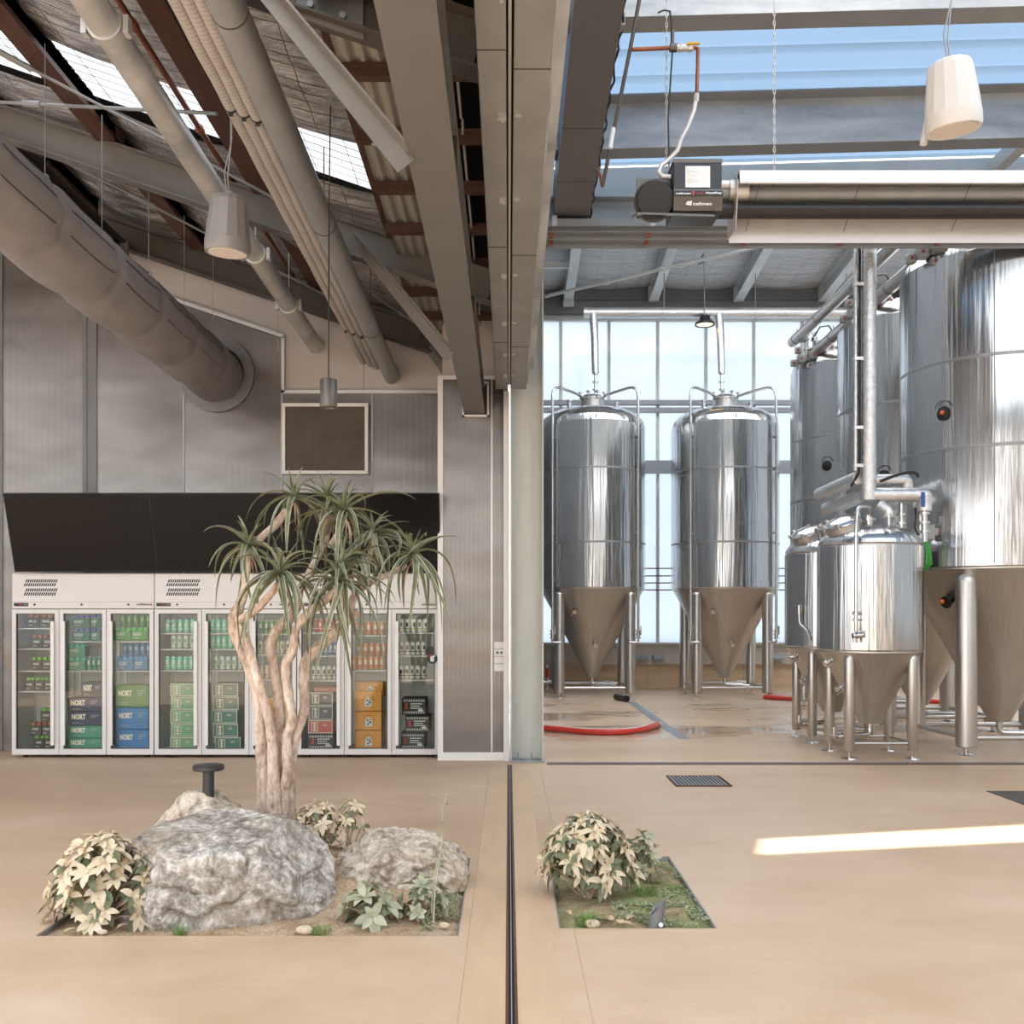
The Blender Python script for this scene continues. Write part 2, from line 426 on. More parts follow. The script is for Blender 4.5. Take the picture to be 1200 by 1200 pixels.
    def ball(s, c, r, seg=14, mi=None, sc=(1, 1, 1)):
        n = 8; c = Vector(c); vs = []; fs = []
        for i in range(1, n):
            a = PI * i / n
            for j in range(seg):
                b = 2 * PI * j / seg
                vs.append(c + Vector((r * sc[0] * math.sin(a) * math.cos(b), r * sc[1] * math.sin(a) * math.sin(b), r * sc[2] * math.cos(a))))
        for i in range(n - 2):
            for j in range(seg): fs.append((i * seg + j, (i + 1) * seg + j, (i + 1) * seg + (j + 1) % seg, i * seg + (j + 1) % seg))
        t = len(vs); vs += [c + Vector((0, 0, r * sc[2])), c - Vector((0, 0, r * sc[2]))]
        for j in range(seg):
            fs.append((t, j, (j + 1) % seg)); fs.append((t + 1, (n - 2) * seg + (j + 1) % seg, (n - 2) * seg + j))
        return s.add(vs, fs, mi)
    def mesh(s, name, origin, mats, smooth=True, angle=38, recalc=True):
        me = bpy.data.meshes.new(name)
        me.from_pydata([tuple(v - origin) for v in s.v], [], s.f)
        for m in mats: me.materials.append(m)
        if len(mats) > 1: me.polygons.foreach_set('material_index', s.mi)
        me.update()
        if recalc:
            import bmesh
            b = bmesh.new(); b.from_mesh(me); bmesh.ops.recalc_face_normals(b, faces=b.faces); b.to_mesh(me); b.free()
        if smooth:
            me.polygons.foreach_set('use_smooth', [True] * len(me.polygons))
            me.set_sharp_from_angle(angle=R(angle))
        me.update(); return me

def mats_of(m):
    if not isinstance(m, (list, tuple)): m = [m]
    return [MT[x] if isinstance(x, str) else x for x in m]
def world_of(o):
    v = Vector((0, 0, 0))
    while o is not None: v = v + o.location; o = o.parent
    return v
def tag(o, label=None, cat=None, group=None, kind=None):
    if label: o['label'] = label
    if cat: o['category'] = cat
    if group: o['group'] = group
    if kind: o['kind'] = kind
    return o
def thing(name, label, cat, loc=(0, 0, 0), group=None):
    o = bpy.data.objects.new(name, None); COL.objects.link(o); o.location = loc; o.empty_display_size = .1
    return tag(o, label, cat, group)
def part(name, mb, m, parent, label=None, smooth=True, recalc=True, bevel=0, kind=None):
    me = mb.mesh(name, world_of(parent), mats_of(m), smooth, recalc=recalc)
    o = bpy.data.objects.new(name, me); COL.objects.link(o); o.parent = parent
    if bevel: bv(o, bevel)
    return tag(o, label, kind=kind)
def bv(o, w):
    b = o.modifiers.new('bevel', 'BEVEL'); b.width = w; b.segments = 2; b.limit_method = 'ANGLE'; b.angle_limit = R(40)
def solo(name, mb, m, label, cat, group=None, smooth=True, recalc=True, bevel=0, kind=None):
    xs = [v.x for v in mb.v]; ys = [v.y for v in mb.v]; zs = [v.z for v in mb.v]
    org = Vector(((min(xs) + max(xs)) / 2, (min(ys) + max(ys)) / 2, min(zs)))
    me = mb.mesh(name, org, mats_of(m), smooth, recalc=recalc)
    o = bpy.data.objects.new(name, me); COL.objects.link(o); o.location = org
    if bevel: bv(o, bevel)
    return tag(o, label, cat, group, kind)
def struct(name, mb, m, parent=None, smooth=False, recalc=True):
    org = world_of(parent) if parent is not None else Vector((0, 0, 0))
    me = mb.mesh(name, org, mats_of(m), smooth, recalc=recalc)
    o = bpy.data.objects.new(name, me); COL.objects.link(o)
    if parent is not None: o.parent = parent
    else: o['kind'] = 'structure'
    return o
def dup(root, loc, label, group=None, rz=None):
    r = root.copy(); COL.objects.link(r); r.location = loc
    if rz is not None: r.rotation_euler = (0, 0, rz)
    if label: r['label'] = label
    if group: r['group'] = group
    for ch in list(root.children):
        c = ch.copy(); COL.objects.link(c); c.parent = r
        for g in list(ch.children):
            d = g.copy(); COL.objects.link(d); d.parent = c
    return r

_tx = {}
def text_data(st, offset=.0):
    k = (st, offset)
    if k in _tx: return _tx[k]
    cu = bpy.data.curves.new('txt', 'FONT'); cu.body = st; cu.size = 1; cu.offset = offset; cu.resolution_u = 2
    ob = bpy.data.objects.new('txt', cu)
    me = bpy.data.meshes.new_from_object(ob)
    vs = [v.co.copy() for v in me.vertices]; fs = [tuple(p.vertices) for p in me.polygons]
    x0 = min(v.x for v in vs); x1 = max(v.x for v in vs); y0 = min(v.y for v in vs); y1 = max(v.y for v in vs)
    vs = [Vector(((v.x - x0) / (x1 - x0), (v.y - y0) / (y1 - y0), 0)) for v in vs]
    bpy.data.objects.remove(ob); bpy.data.curves.remove(cu); bpy.data.meshes.remove(me)
    _tx[k] = (vs, fs); return _tx[k]
def text_on(mb, st, o, ux, uz, w, h, offset=.02, mi=None):
    """letters as a thin sheet: lower left corner o, width axis ux, height axis uz"""
    vs, fs = text_data(st, offset); o = Vector(o); ux = Vector(ux).normalized(); uz = Vector(uz).normalized()
    mb.add([o + ux * (v.x * w) + uz * (v.y * h) for v in vs], fs, mi)
ORD = ['first', 'second', 'third', 'fourth', 'fifth', 'sixth', 'seventh', 'eighth', 'ninth', 'tenth', 'eleventh', 'twelfth']
def nth_left(i, n):
    if n == 1: return ''
    if i == 0: return 'leftmost'
    if i == n - 1: return 'rightmost'
    if n == 3: return 'middle'
    return ORD[i] + ' from left'
EXPO, SKY, SUN = 1.06, 1.6, 7.5
# ------------------------------------------------------------------ camera, sky, sun
cd = bpy.data.cameras.new('camera'); cam = bpy.data.objects.new('camera', cd); COL.objects.link(cam)
cam.location = (0, 0, EYE); cam.rotation_euler = (R(90), 0, 0)
cd.sensor_width = 36; cd.sensor_fit = 'HORIZONTAL'; cd.lens = 36
cd.shift_x = 4 / 1200; cd.shift_y = 122 / 1200; cd.clip_start = .05; cd.clip_end = 200
scene.camera = cam
scene.view_settings.view_transform = 'Standard'; scene.view_settings.look = 'None'
scene.view_settings.exposure = EXPO; scene.view_settings.gamma = 1; scene.view_settings.use_curve_mapping = False

w = bpy.data.worlds.new('sky'); scene.world = w; w.use_nodes = True
nt = w.node_tree; nt.nodes.clear()
tc = nt.nodes.new('ShaderNodeTexCoord'); sp = nt.nodes.new('ShaderNodeSeparateXYZ'); nt.links.new(tc.outputs['Generated'], sp.inputs[0])
rp = nt.nodes.new('ShaderNodeValToRGB'); nt.links.new(sp.outputs['Z'], rp.inputs[0])
mr = nt.nodes.new('ShaderNodeMapRange'); mr.inputs['From Min'].default_value = -1; mr.inputs['From Max'].default_value = 1
nt.links.new(sp.outputs['Z'], mr.inputs['Value']); nt.links.new(mr.outputs[0], rp.inputs[0])
e = rp.color_ramp.elements; e[0].position = 0; e[0].color = (.62, .52, .41, 1); e[1].position = 1; e[1].color = (.50, .68, .95, 1)
for p, c in ((.49, (.80, .70, .58, 1)), (.51, (1.0, .97, .93, 1)), (.62, (.88, .94, 1.0, 1))):
    q = e.new(p); q.color = c
bg = nt.nodes.new('ShaderNodeBackground'); bg.inputs[1].default_value = SKY
nt.links.new(rp.outputs[0], bg.inputs[0]); wo = nt.nodes.new('ShaderNodeOutputWorld'); nt.links.new(bg.outputs[0], wo.inputs[0])

sd = bpy.data.lights.new('sun', 'SUN'); sd.energy = SUN; sd.angle = R(.6); sd.color = (1, .96, .90)
so = bpy.data.objects.new('sun', sd); COL.objects.link(so)
SUND = Vector((-2.5, 3.5, -6.2)).normalized()
so.rotation_euler = Vector((0, 0, -1)).rotation_difference(SUND).to_euler(); so.location = (4, -4, 12)

# ------------------------------------------------------------------ floor
XL, XR = -9.0, 12.5
PLX0, PLX1, PLY0, PLY1 = -2.28, -.24, 4.93, 6.53
PRX0, PRX1, PRY0, PRY1 = .25, 1.03, 5.05, 6.57
m = MB(); t0, t1 = -.2, 0
m.box(XL, XR, -5, PLY0, t0, t1)
m.box(XL, PLX0, PLY0, PRY1, t0, t1); m.box(PLX0, PLX1, PLY1, PRY1, t0, t1); m.box(PLX1, PRX0, PLY0, PRY1, t0, t1)
m.box(PRX0, PRX1, PLY0, PRY0, t0, t1); m.box(PRX1, XR, PLY0, PRY1, t0, t1)
m.box(XL, XR, PRY1, 22.2, t0, t1)
struct('floor', m, 'floor')
m = MB(); m.box(-.19, -.012, 1.0, 10.35, 0, .0015); m.box(.035, .2, 1.0, 10.35, 0, .0015)
struct('trim_1', m, 'floor_strip')
m = MB(); m.box(-9, -.02, 10.262, 10.274, 0, .0012); m.box(.318, .324, 1, PRY0, 0, .0012); m.box(.318, .324, PRY1, 10.3, 0, .0012); m.box(-.196, -.19, 1, 10.3, 0, .0015)
struct('trim_2', m, 'joint_soft')
# steel edge strip where the brewery floor begins
m = MB(); m.box(.40, XR, 10.60, 10.66, 0, .006); m.box(.40, XR, 10.66, 10.70, 0, .003)
struct('trim_3', m, 'rail_rust')
m = MB(); m.box(.40, XR, 10.70, 10.74, 0, .012)
struct('trim_4', m, 'mid_steel')
# door track set in the floor
t = thing('floor_track', 'narrow rust brown steel sliding door track running along the floor towards the column', 'door track', (.01, 5, 0))
m = MB(); m.box(-.012, .0, 1.0, 10.6, 0, .004); m.box(.024, .036, 1.0, 10.6, 0, .004); part('edge_angle', m, 'rail_rust', t)
m = MB(); m.box(.0, .024, 1.0, 10.6, 0, .0012); part('slot', m, 'painted_shade', t)  # dark strip painted for the shade inside the track slot
m = MB(); m.box(.010, .014, 1.0, 10.6, .0012, .004); part('rail', m, 'aluminium', t)

# grates
t = thing('floor_grate', 'rectangular rusty barred drain grate in the beige floor right of the column', 'grate', (1.765, 9.53, 0))
m = MB(); x0, x1, y0, y1 = 1.51, 2.02, 9.24, 9.83
m.box(x0, x1, y0, y0 + .02, 0, .012); m.box(x0, x1, y1 - .02, y1, 0, .012); m.box(x0, x0 + .012, y0, y1, 0, .012); m.box(x1 - .012, x1, y0, y1, 0, .012)
part('frame', m, 'rail_rust', t)
m = MB()
for i in range(14): m.box(x0 + .022 + i * .034, x0 + .038 + i * .034, y0 + .02, y1 - .02, 0.001, .011)
part('bars', m, 'mid_steel', t, 'grey bars of the grate')
m = MB(); m.box(x0 + .01, x1 - .01, y0 + .01, y1 - .01, 0, .001); part('painted_pit', m, 'painted_shade', t)  # thin dark sheet painted for the shade under the bars
m = MB(); m.box(4.2, 6.0, 7.2, 9.0, 0, .004)
solo('cover_plate', m, 'dark_steel', 'flat grey metal cover plate set in the floor at the right edge of the picture', 'floor plate', smooth=False)
m = MB(); m.box(2.13, 2.27, 12.85, 18.4, 0, .004)
for i in range(60): m.box(2.14, 2.26, 12.9 + i * .091, 12.93 + i * .091, .004, .0055)
solo('drain_channel', m, 'mid_steel', 'long narrow grey steel drain channel in the wet brewery floor', 'floor drain', smooth=False)

# ------------------------------------------------------------------ hall, left: walls
def zb(x): return 4.39 - .338 * (x + .62)       # underside of the hall rafters
m = MB(); m.prism([(-9, 0), (-.71, 0), (-.71, zb(-.71) + .56), (-9, zb(-9) + .56)], 'y', 11.70, 11.9)
struct('wall_back', m, 'cream_paint')
m = MB(); m.box(-9.2, -9, -1, 11.9, 0, 1.0); m.box(-9.2, -9, -1, 11.9, 5.0, 7.9); m.box(-9.2, -9, 9, 11.9, 1.0, 5.0); struct('wall_left', m, 'cream_paint')
m = MB(); m.box(-9.11, -9.10, -1, 9, 1.0, 5.0); struct('window_22', m, 'added_light_sheet')  # glazing added out of view for more daylight from the left
m = MB(); m.prism([(-.71, 0), (-.005, 0), (-.005, 4.75), (-.71, 4.75)], 'y', 10.97, 11.9)
struct('wall_right', m, 'cream_paint')
sx = [-9, -7.95, -6.9, -5.84, -4.77, -3.70, -2.585, -1.555, -.787]
pl = ['', '', '', 'at the far left edge behind the screens', 'just left of the fabric duct outlet, with bright streaks', 'that the fabric duct passes through', 'behind the square dark grille', 'right of the square dark grille']
for i in range(3, 8):
    a, b = sx[i], sx[i + 1]
    za = 4.70 + .34 * (-2.585 - a) if i < 6 else 4.08; zc = 4.70 + .34 * (-2.585 - b) if i < 6 else 4.08
    m = MB(); m.prism([(a, .01), (b, .01), (b, zc), (a, za)], 'y', 11.668, 11.695)
    solo('wall_panel', m, 'poly', 'grey ribbed translucent wall panel ' + pl[i], 'wall panel', 'ribbed panels on the hall back wall', smooth=False)
m = MB()
for i in (5, 6, 7):
    x = sx[i]; z = 4.70 + .34 * (-2.585 - x) if i < 6 else 4.08
    m.box(x - .010, x + .010, 11.66, 11.668, .01, z)
struct('trim_5', m, 'mid_steel')
m = MB(); x = sx[4]; m.box(x - .08, x - .03, 11.65, 11.668, .01, 5.42); m.box(x + .03, x + .08, 11.65, 11.668, .01, 5.42); m.box(x - .03, x + .03, 11.66, 11.668, .01, 5.42)
x = sx[3]; m.box(x - .08, x + .08, 11.65, 11.668, .01, 5.8)
struct('trim_6', m, 'grey_steel')
m = MB(); m.prism([(-6, 4.70 + .34 * 3.415), (-2.56, 4.70), (-2.56, 4.745), (-6, 4.745 + .34 * 3.415)], 'y', 11.64, 11.70)
m.box(-2.585, -2.55, 11.64, 11.70, 4.08, 4.72); m.box(-2.585, -.76, 11.64, 11.70, 4.075, 4.11)
struct('trim_7', m, 'aluminium')
m = MB(); m.box(-1.66, -1.652, 11.698, 11.70, 4.11, 4.75); struct('trim_8', m, 'grey_steel')
# pier with its own panel
m = MB(); m.box(-.70, -.055, 10.945, 10.97, .085, 4.07)
solo('wall_panel', m, 'poly', 'narrow tall grey ribbed panel on the pier between the fridges and the column', 'wall panel', smooth=False)
m = MB(); m.box(-.757, -.70, 10.93, 10.99, .0, 4.11); m.box(-.70, -.055, 10.93, 10.97, 4.07, 4.11); m.box(-.70, -.055, 10.93, 10.97, .0, .085)
struct('trim_9', m, 'white_paint')
m = MB(); m.box(-.052, .008, 10.88, 10.97, 0, 3.93); struct('trim_10', m, 'white_paint')
m = MB(); m.box(-.19, -.17, 10.941, 10.945, .09, 4.07); struct('trim_11', m, 'aluminium')

# vent grille
t = thing('wall_grille', 'dark brown square mesh grille in a pale frame high on the wall', 'grille', P(382, 553, 11.66))
a = P(331, 556, 11.66); b = P(432, 473, 11.66); f = .04
m = MB(); m.box(a.x, b.x, 11.62, 11.667, a.z, a.z + f); m.box(a.x, b.x, 11.62, 11.667, b.z - f, b.z); m.box(a.x, a.x + f, 11.62, 11.667, a.z + f, b.z - f); m.box(b.x - f, b.x, 11.62, 11.667, a.z + f, b.z - f)
part('frame', m, 'white_paint', t, bevel=.004)
m = MB(); m.box(a.x + f, b.x - f, 11.64, 11.66, a.z + f, b.z - f); part('mesh', m, 'grille', t)
# sockets on the pier
for i, (y0, y1, lab, dark) in enumerate([(752, 760, 'topmost white switch plate on the pier', 0), (760.5, 769, 'white switch plate with two dark knobs on the pier', 1), (769.5, 777.5, 'white power point below the dark knobs on the pier', 0), (778, 786.5, 'lowest white power point on the pier', 0)]):
    a = P(579, y1, 10.93); b = P(591.5, y0, 10.93)
    t = thing('wall_socket', lab, 'power socket', ((a.x + b.x) / 2, 10.94, a.z), 'stack of white wall plates')
    m = MB(); m.box(a.x, b.x, 10.922, 10.945, a.z, b.z); part('plate', m, 'white_enamel', t, bevel=.003)
    for k in (-.022, .022):
        m = MB(); cx = (a.x + b.x) / 2 + k; cz = (a.z + b.z) / 2
        if dark: m.cyl((cx, 10.923, cz), (cx, 10.908, cz), .012, seg=12)
        else: m.box(cx - .008, cx + .008, 10.918, 10.923, cz - .012, cz + .01)
        part('switch', m, 'black_plastic' if dark else 'white_paint', t)

# ------------------------------------------------------------------ column and door head
t = thing('steel_column', 'tall pale grey steel column standing where hall and brewery meet', 'column', (.19, 10.95, 0))
m = MB(); m.box(.018, .034, 10.80, 11.12, .02, 5.5); m.box(.353, .369, 10.80, 11.12, .02, 5.5); m.box(.034, .353, 10.945, 10.96, .02, 5.5)
part('section', m, 'column_steel', t, smooth=False)
m = MB(); m.box(.005, .385, 10.76, 11.13, 0, .02); part('base_plate', m, 'mid_steel', t, bevel=.003)
for x in (.10, .245):
    m = MB(); m.cyl((x, 10.86, .02), (x, 10.86, .032), .02, seg=6); m.cyl((x, 10.86, .032), (x, 10.86, .10), .009, seg=10)
    part('anchor_bolt', m, 'mid_steel', t)

t = thing('door_track_beam', 'broad warm grey overhead sliding door beam running from above the camera to the column', 'beam', (.02, 6, 3.92))
m = MB(); m.box(-.135, -.010, 1.2, 10.75, 3.92, 4.36); part('channel', m, 'track_steel', t, bevel=.006, smooth=False)
m = MB(); m.box(.022, .185, 1.2, 10.75, 3.92, 4.36); part('channel', m, 'track_steel', t, bevel=.006, smooth=False)
m = MB(); m.box(.20, .26, 1.2, 10.72, 4.12, 4.42); m.box(.185, .20, 1.2, 10.72, 3.97, 4.42); part('side_flange', m, 'galv', t, smooth=False)
m = MB(); m.box(-.010, .022, 1.2, 10.75, 3.97, 4.30); part('slot', m, 'painted_shade', t)  # dark filler painted for the shade between the channels
m = MB(); m.box(-.001, .012, 1.2, 10.75, 3.935, 3.97); part('rail', m, 'aluminium', t)
for y in (3.9, 4.86, 5.84, 7.14, 8.3, 9.3, 10.1):
    m = MB(); m.box(-.052, -.012, y - .016, y + .016, 3.900, 3.922); m.box(-.034, -.02, y + .012, y + .05, 3.905, 3.922)
    m.box(.03, .062, y - .012, y + .012, 3.912, 3.922)
    part('clip', m, 'aluminium', t)
m = MB()
for y in (4.3, 6.6, 8.9): m.box(-.135, -.01, y, y + .006, 3.917, 3.92); m.box(.022, .185, y + .15, y + .156, 3.917, 3.92)
part('joint', m, 'dark_steel', t)

t = thing('overhead_beam', 'long wide grey steel beam hanging left of the door track, ending on the pier', 'beam', (-.365, 6, 3.70))
m = MB(); m.box(-.4745, -.2555, 1.2, 10.94, 3.70, 3.716); m.box(-.372, -.358, 1.2, 10.94, 3.716, 3.98); m.box(-.4745, -.2555, 1.2, 10.94, 3.98, 4.0)
part('section', m, 'grey_steel', t, smooth=False)
for y in (2.6, 5.2, 7.8, 10.3):
    m = MB(); m.box(-.358, -.262, y, y + .012, 3.716, 3.98); m.box(-.468, -.372, y, y + .012, 3.716, 3.98); part('stiffener', m, 'dark_steel', t)
m = MB(); a = P(542, 489, 10.94); b = P(573, 448, 10.94); f = .02
m.box(a.x, b.x, 10.90, 10.945, a.z, a.z + f); m.box(a.x, a.x + f, 10.90, 10.945, a.z, b.z); m.box(b.x - f, b.x, 10.90, 10.945, a.z, b.z); m.box(a.x, b.x, 10.90, 10.945, b.z - f, b.z)
solo('beam_collar', m, 'white_paint', 'white metal frame around the end of the overhead beam on the pier', 'frame', smooth=False)

# knee braces from rafters to the overhead beam
for y, lab in ((4.75, 'grey diagonal brace in the near roof frame, beside the overhead beam'), (8.3, 'grey diagonal brace in the farther roof frame, beside the overhead beam'), (11.2, 'short grey diagonal brace closest to the back wall')):
    p0 = Vector((-1.25, y, zb(-1.25) + .04)); p1 = Vector((-.46, y, 3.70))
    if y > 11: p0 = Vector((-.86, y, zb(-.86) + .02)); p1 = Vector((-.46, y, 3.98))
    m = MB(); m.bar(p0, p1, .12, .012); d = (p1 - p0).normalized(); m.bar(p0 + Vector((.02, .055, -.05)), p1 + Vector((-.02, .055, -.05)), .012, .10)
    solo('knee_brace', m, 'rafter_steel', lab, 'brace', 'diagonal braces under the hall roof', smooth=False)

# hall rafters
for y, lab in ((11.42, 'sloping dark steel rafter along the back wall of the hall'), (8.85, 'sloping grey steel rafter crossing above the fabric duct in mid hall'), (5.1, 'sloping grey steel rafter nearest the camera with a bolted plate'), (2.2, None)):
    if lab is None: continue
    t = thing('roof_rafter', lab, 'rafter', (-3, y, zb(-3)), 'hall roof rafters')
    def off(x, dz, y=y): return Vector((x, y, zb(x) + dz))
    m = MB(); m.bar(off(-9, .006), off(-.15, .006), .16, .012); m.bar(off(-9, .14), off(-.15, .14), .012, .26); m.bar(off(-9, .274), off(-.15, .274), .16, .012)
    part('section', m, 'rafter_steel' if y == 8.85 else 'dark_steel', t, smooth=False)
    if y < 6:
        m = MB(); m.prism([(-1.05, zb(-1.05) - .02), (-.72, zb(-.72) - .02), (-.72, zb(-.72) + .30), (-1.05, zb(-1.05) + .30)], 'y', y - .03, y - .008); part('gusset', m, 'grey_steel', t)
        for k in range(4):
            x = -.98 + (k % 2) * .16; z = zb(x) + .05 + (k // 2) * .14
            m = MB(); m.cyl((x, y - .03, z), (x, y - .05, z), .018, seg=6); part('bolt', m, 'mid_steel', t)
t = thing('longitudinal_beam', 'dark steel beam between the rafters directly above the fabric duct', 'beam', (-4.3, 10, 5.42))
m = MB(); m.box(-4.38, -4.22, 8.95, 11.34, 5.42, 5.434); m.box(-4.306, -4.294, 8.95, 11.34, 5.434, 5.66); m.box(-4.38, -4.22, 8.95, 11.34, 5.66, 5.674)
part('section', m, 'dark_steel', t, smooth=False)
m = MB(); m.box(-4.4, -4.2, 11.3, 11.342, 5.38, 5.68); part('end_plate', m, 'mid_steel', t)

# timber purlins, battens and copper lines
def roofz(x): return zb(x) + .43
for x, wd, hg, lab in ((-5.6, .14, .16, 'dark red timber purlin at the far left of the hall roof'), (-4.6, .12, .16, 'dark red timber purlin crossing above the fabric duct'), (-3.44, .16, .17, 'broad dark red timber purlin crossing the bright skylight at upper left'),
                       (-2.1, .16, .17, 'dark timber purlin just left of the ribbed conduits'), (-1.0, .08, .17, 'reddish timber purlin at the right edge of the foil ceiling')):
    m = MB()
    for (u0, u1) in ((1.2, 5.0), (5.2, 8.75), (8.95, 11.33)): m.box(x - wd / 2, x + wd / 2, u0, u1, zb(x) + .255, zb(x) + .255 + hg)
    m.box(x - wd / 2, x + wd / 2, 1.2, 11.33, zb(x) + .30, zb(x) + .30 + hg * .7)
    solo('timber_purlin', m, 'timber', lab, 'purlin', 'timber purlins under the hall roof', smooth=False)
for x, lab in ((-2.62, 'thin copper coloured pipe under the hall roof, beside the galvanised duct pipe'), (-2.38, 'thin copper coloured pipe under the hall roof, next to the dark purlin')):
    t = thing('copper_pipe', lab, 'pipe', (x, 6, zb(x) + .3), 'copper pipes under the hall roof')
    m = MB(); m.cyl((x, 1.2, zb(x) + .31), (x, 11.3, zb(x) + .31), .022, seg=12); part('tube', m, 'copper_pipe', t)
    for y in (6.5, 7.9, 9.9):
        m = MB(); m.cyl((x, y - .03, zb(x) + .31), (x, y + .03, zb(x) + .31), .032, seg=12); part('coupling', m, 'copper_pipe', t)

# roof covering of the hall
def foil(y0, y1, x0, x1):
    m = MB(); nx = int((x1 - x0) * 16); ny = max(2, int((y1 - y0) * 18))
    tims = [-9, -7.9, -6.8, -5.6, -4.6, -3.44, -2.1, -1.0, 0]
    def fn(u, v):
        x = x0 + u * (x1 - x0); y = y0 + v * (y1 - y0)
        a = max(t for t in tims if t <= x + 1e-6); b = min([t for t in tims if t > x] or [0.1])
        s = math.sin(PI * (x - a) / (b - a))
        q = noise.noise(Vector((x * 1.2, y * 5.0, 3))) * .035 + noise.noise(Vector((x * 3, y * 11, 8))) * .012
        return (x, y, roofz(x) - s * (.05 + .03 * noise.noise(Vector((y * .7, a, 0)))) + q)
    m.grid(fn, nx, ny); return m
struct('ceiling', foil(4.4, 7.42, -9, -.98), 'foil_warm', smooth=True)
m = MB(); m.grid(lambda u, v: (-9 + u * 8.02, 1.2 + 3.2 * v, roofz(-9 + u * 8.02) + .05 + .015 * math.sin(v * 60)), 60, 120); struct('window_21', m, 'added_light_sheet', smooth=True)  # translucent sheet added out of view to light the floor from above
struct('ceiling_far', foil(8.30, 11.69, -9, -.98), 'foil_warm', smooth=True)
m = MB()
n = 48
prof = []
for i in range(n + 1):
    y = 7.40 + .92 * i / n; prof.append((y, .018 * math.sin(i * PI / 3)))
vs = []; fs = []
for x in (-9, -.98):
    for y, d in prof: vs.append((x, y, roofz(x) + .03 + d))
for i in range(n): fs.append((i, i + 1, n + 2 + i, n + 1 + i))
m.add(vs, fs); struct('window_1', m, 'skylight', smooth=True)
m = MB()      # wires of the safety mesh below the skylight
for i in range(7):
    y = 7.46 + i * .135; m.bar((-9, y, roofz(-9) + .0), (-1, y, roofz(-1) + .0), .004, .004)
for i in range(24):
    x = -8.8 + i * .33; m.bar((x, 7.4, roofz(x)), (x, 8.32, roofz(x)), .004, .004)
solo('safety_mesh', m, 'grey_steel', 'fine wire safety mesh under the bright skylight strip', 'wire mesh', smooth=False, kind='stuff')
m = MB(); m.prism([(-9, roofz(-9) + .12), (-.98, roofz(-.98) + .12), (-.98, roofz(-.98) + .2), (-9, roofz(-9) + .2)], 'y', 4.4, 7.38)
m.prism([(-9, roofz(-9) + .12), (-.98, roofz(-.98) + .12), (-.98, roofz(-.98) + .2), (-9, roofz(-9) + .2)], 'y', 8.34, 11.9)
struct('roof', m, 'dark_steel')
# corrugated soffit and battens
m = MB(); vs = []; fs = []; n = 84
for y in (1.2, 11.35):
    for i in range(n + 1):
        x = -.96 + .60 * i / n; vs.append((x, y, 4.66 + .016 * math.sin(i * 2 * PI / 12)))
for i in range(n): fs.append((i, i + 1, n + 2 + i, n + 1 + i))
m.add(vs, fs); struct('ceiling_corrugated', m, 'soffit', smooth=True)
k = 0
for y in [4.2 + .78 * i for i in range(10)]:
    m = MB(); m.box(-.97, -.14, y - .03, y + .03, 4.56, 4.64)
    solo('timber_batten', m, 'batten', 'short dark timber batten across the corrugated soffit, %s counting from the camera' % ORD[k], 'batten', 'battens below the corrugated soffit', smooth=False); k += 1
m = MB(); m.box(-.98, -.04, 1.0, 11.9, 4.95, 5.1); m.box(-.16, -.05, 1.0, 10.95, 4.36, 4.95); struct('ceiling_painted_shade', m, 'painted_shade')  # dark boards added where the ceiling gap is only in shade
m = MB(); m.box(-.05, .02, 1.0, 11.9, 4.30, 6.9); struct('wall_upper', m, 'cream_paint')
m = MB()
for i in range(9): m.box(-.30, -.285, 2.9 + i * .9, 3.6 + i * .9, 4.60, 4.70)
solo('edge_strip', m, 'soffit', 'row of pale sheet ends showing in the dark gap beside the overhead beam', 'metal strip', smooth=False)

# brace rods
def rod(pts, r, lab, turn=True):
    t = thing('brace_rod', lab, 'tie rod', pts[0], 'tie rods under the roofs')
    m = MB(); m.cyl(pts[0], pts[1], r, seg=8); part('rod', m, 'mid_steel', t)
    d = (Vector(pts[1]) - Vector(pts[0])); c = Vector(pts[0]) + d * .28; d.normalize()
    m = MB(); m.cyl(c - d * .12, c + d * .12, r * 2.0, seg=8); part('turnbuckle', m, 'mid_steel', t)
rod([Vector((-4.55, 8.7, zb(-4.55) + .2)), Vector((-2.05, 7.2, zb(-2.05) + .2))], .014, 'thin steel tie rod with a turnbuckle crossing the bright skylight')
rod([Vector((-4.3, 7.0, zb(-4.3) + .2)), Vector((-1.8, 8.7, zb(-1.8) + .2))], .012, 'thin steel tie rod passing behind the galvanised pipe at upper left')
rod([Vector((-4.2, 9.0, zb(-4.2) + .1)), Vector((-1.5, 11.2, zb(-1.5) + .1))], .012, 'thin steel tie rod near the back wall behind the grey hanging speaker')
rod([Vector((-2.2, 9.1, zb(-2.2) + .12)), Vector((-.7, 11.2, zb(-.7) + .12))], .012, 'thin steel tie rod in the foil bay above the white wall')

# ------------------------------------------------------------------ front bay, right: roof
def zr(y, x=.5): return 6.33 + .09 * (10.9 - y) + .027 * (x - .5)
def slab(m, x0, x1, y0, y1, z0, z1):
    """long member in X with the roof's slight cross fall"""
    v = []
    for z in (z0, z1):
        for y in (y0, y1):
            for x in (x0, x1): v.append((x, y, z + .027 * (x - .5)))
    m.add(v, [(0, 2, 3, 1), (4, 5, 7, 6), (0, 1, 5, 4), (2, 6, 7, 3), (0, 4, 6, 2), (1, 3, 7, 5)])
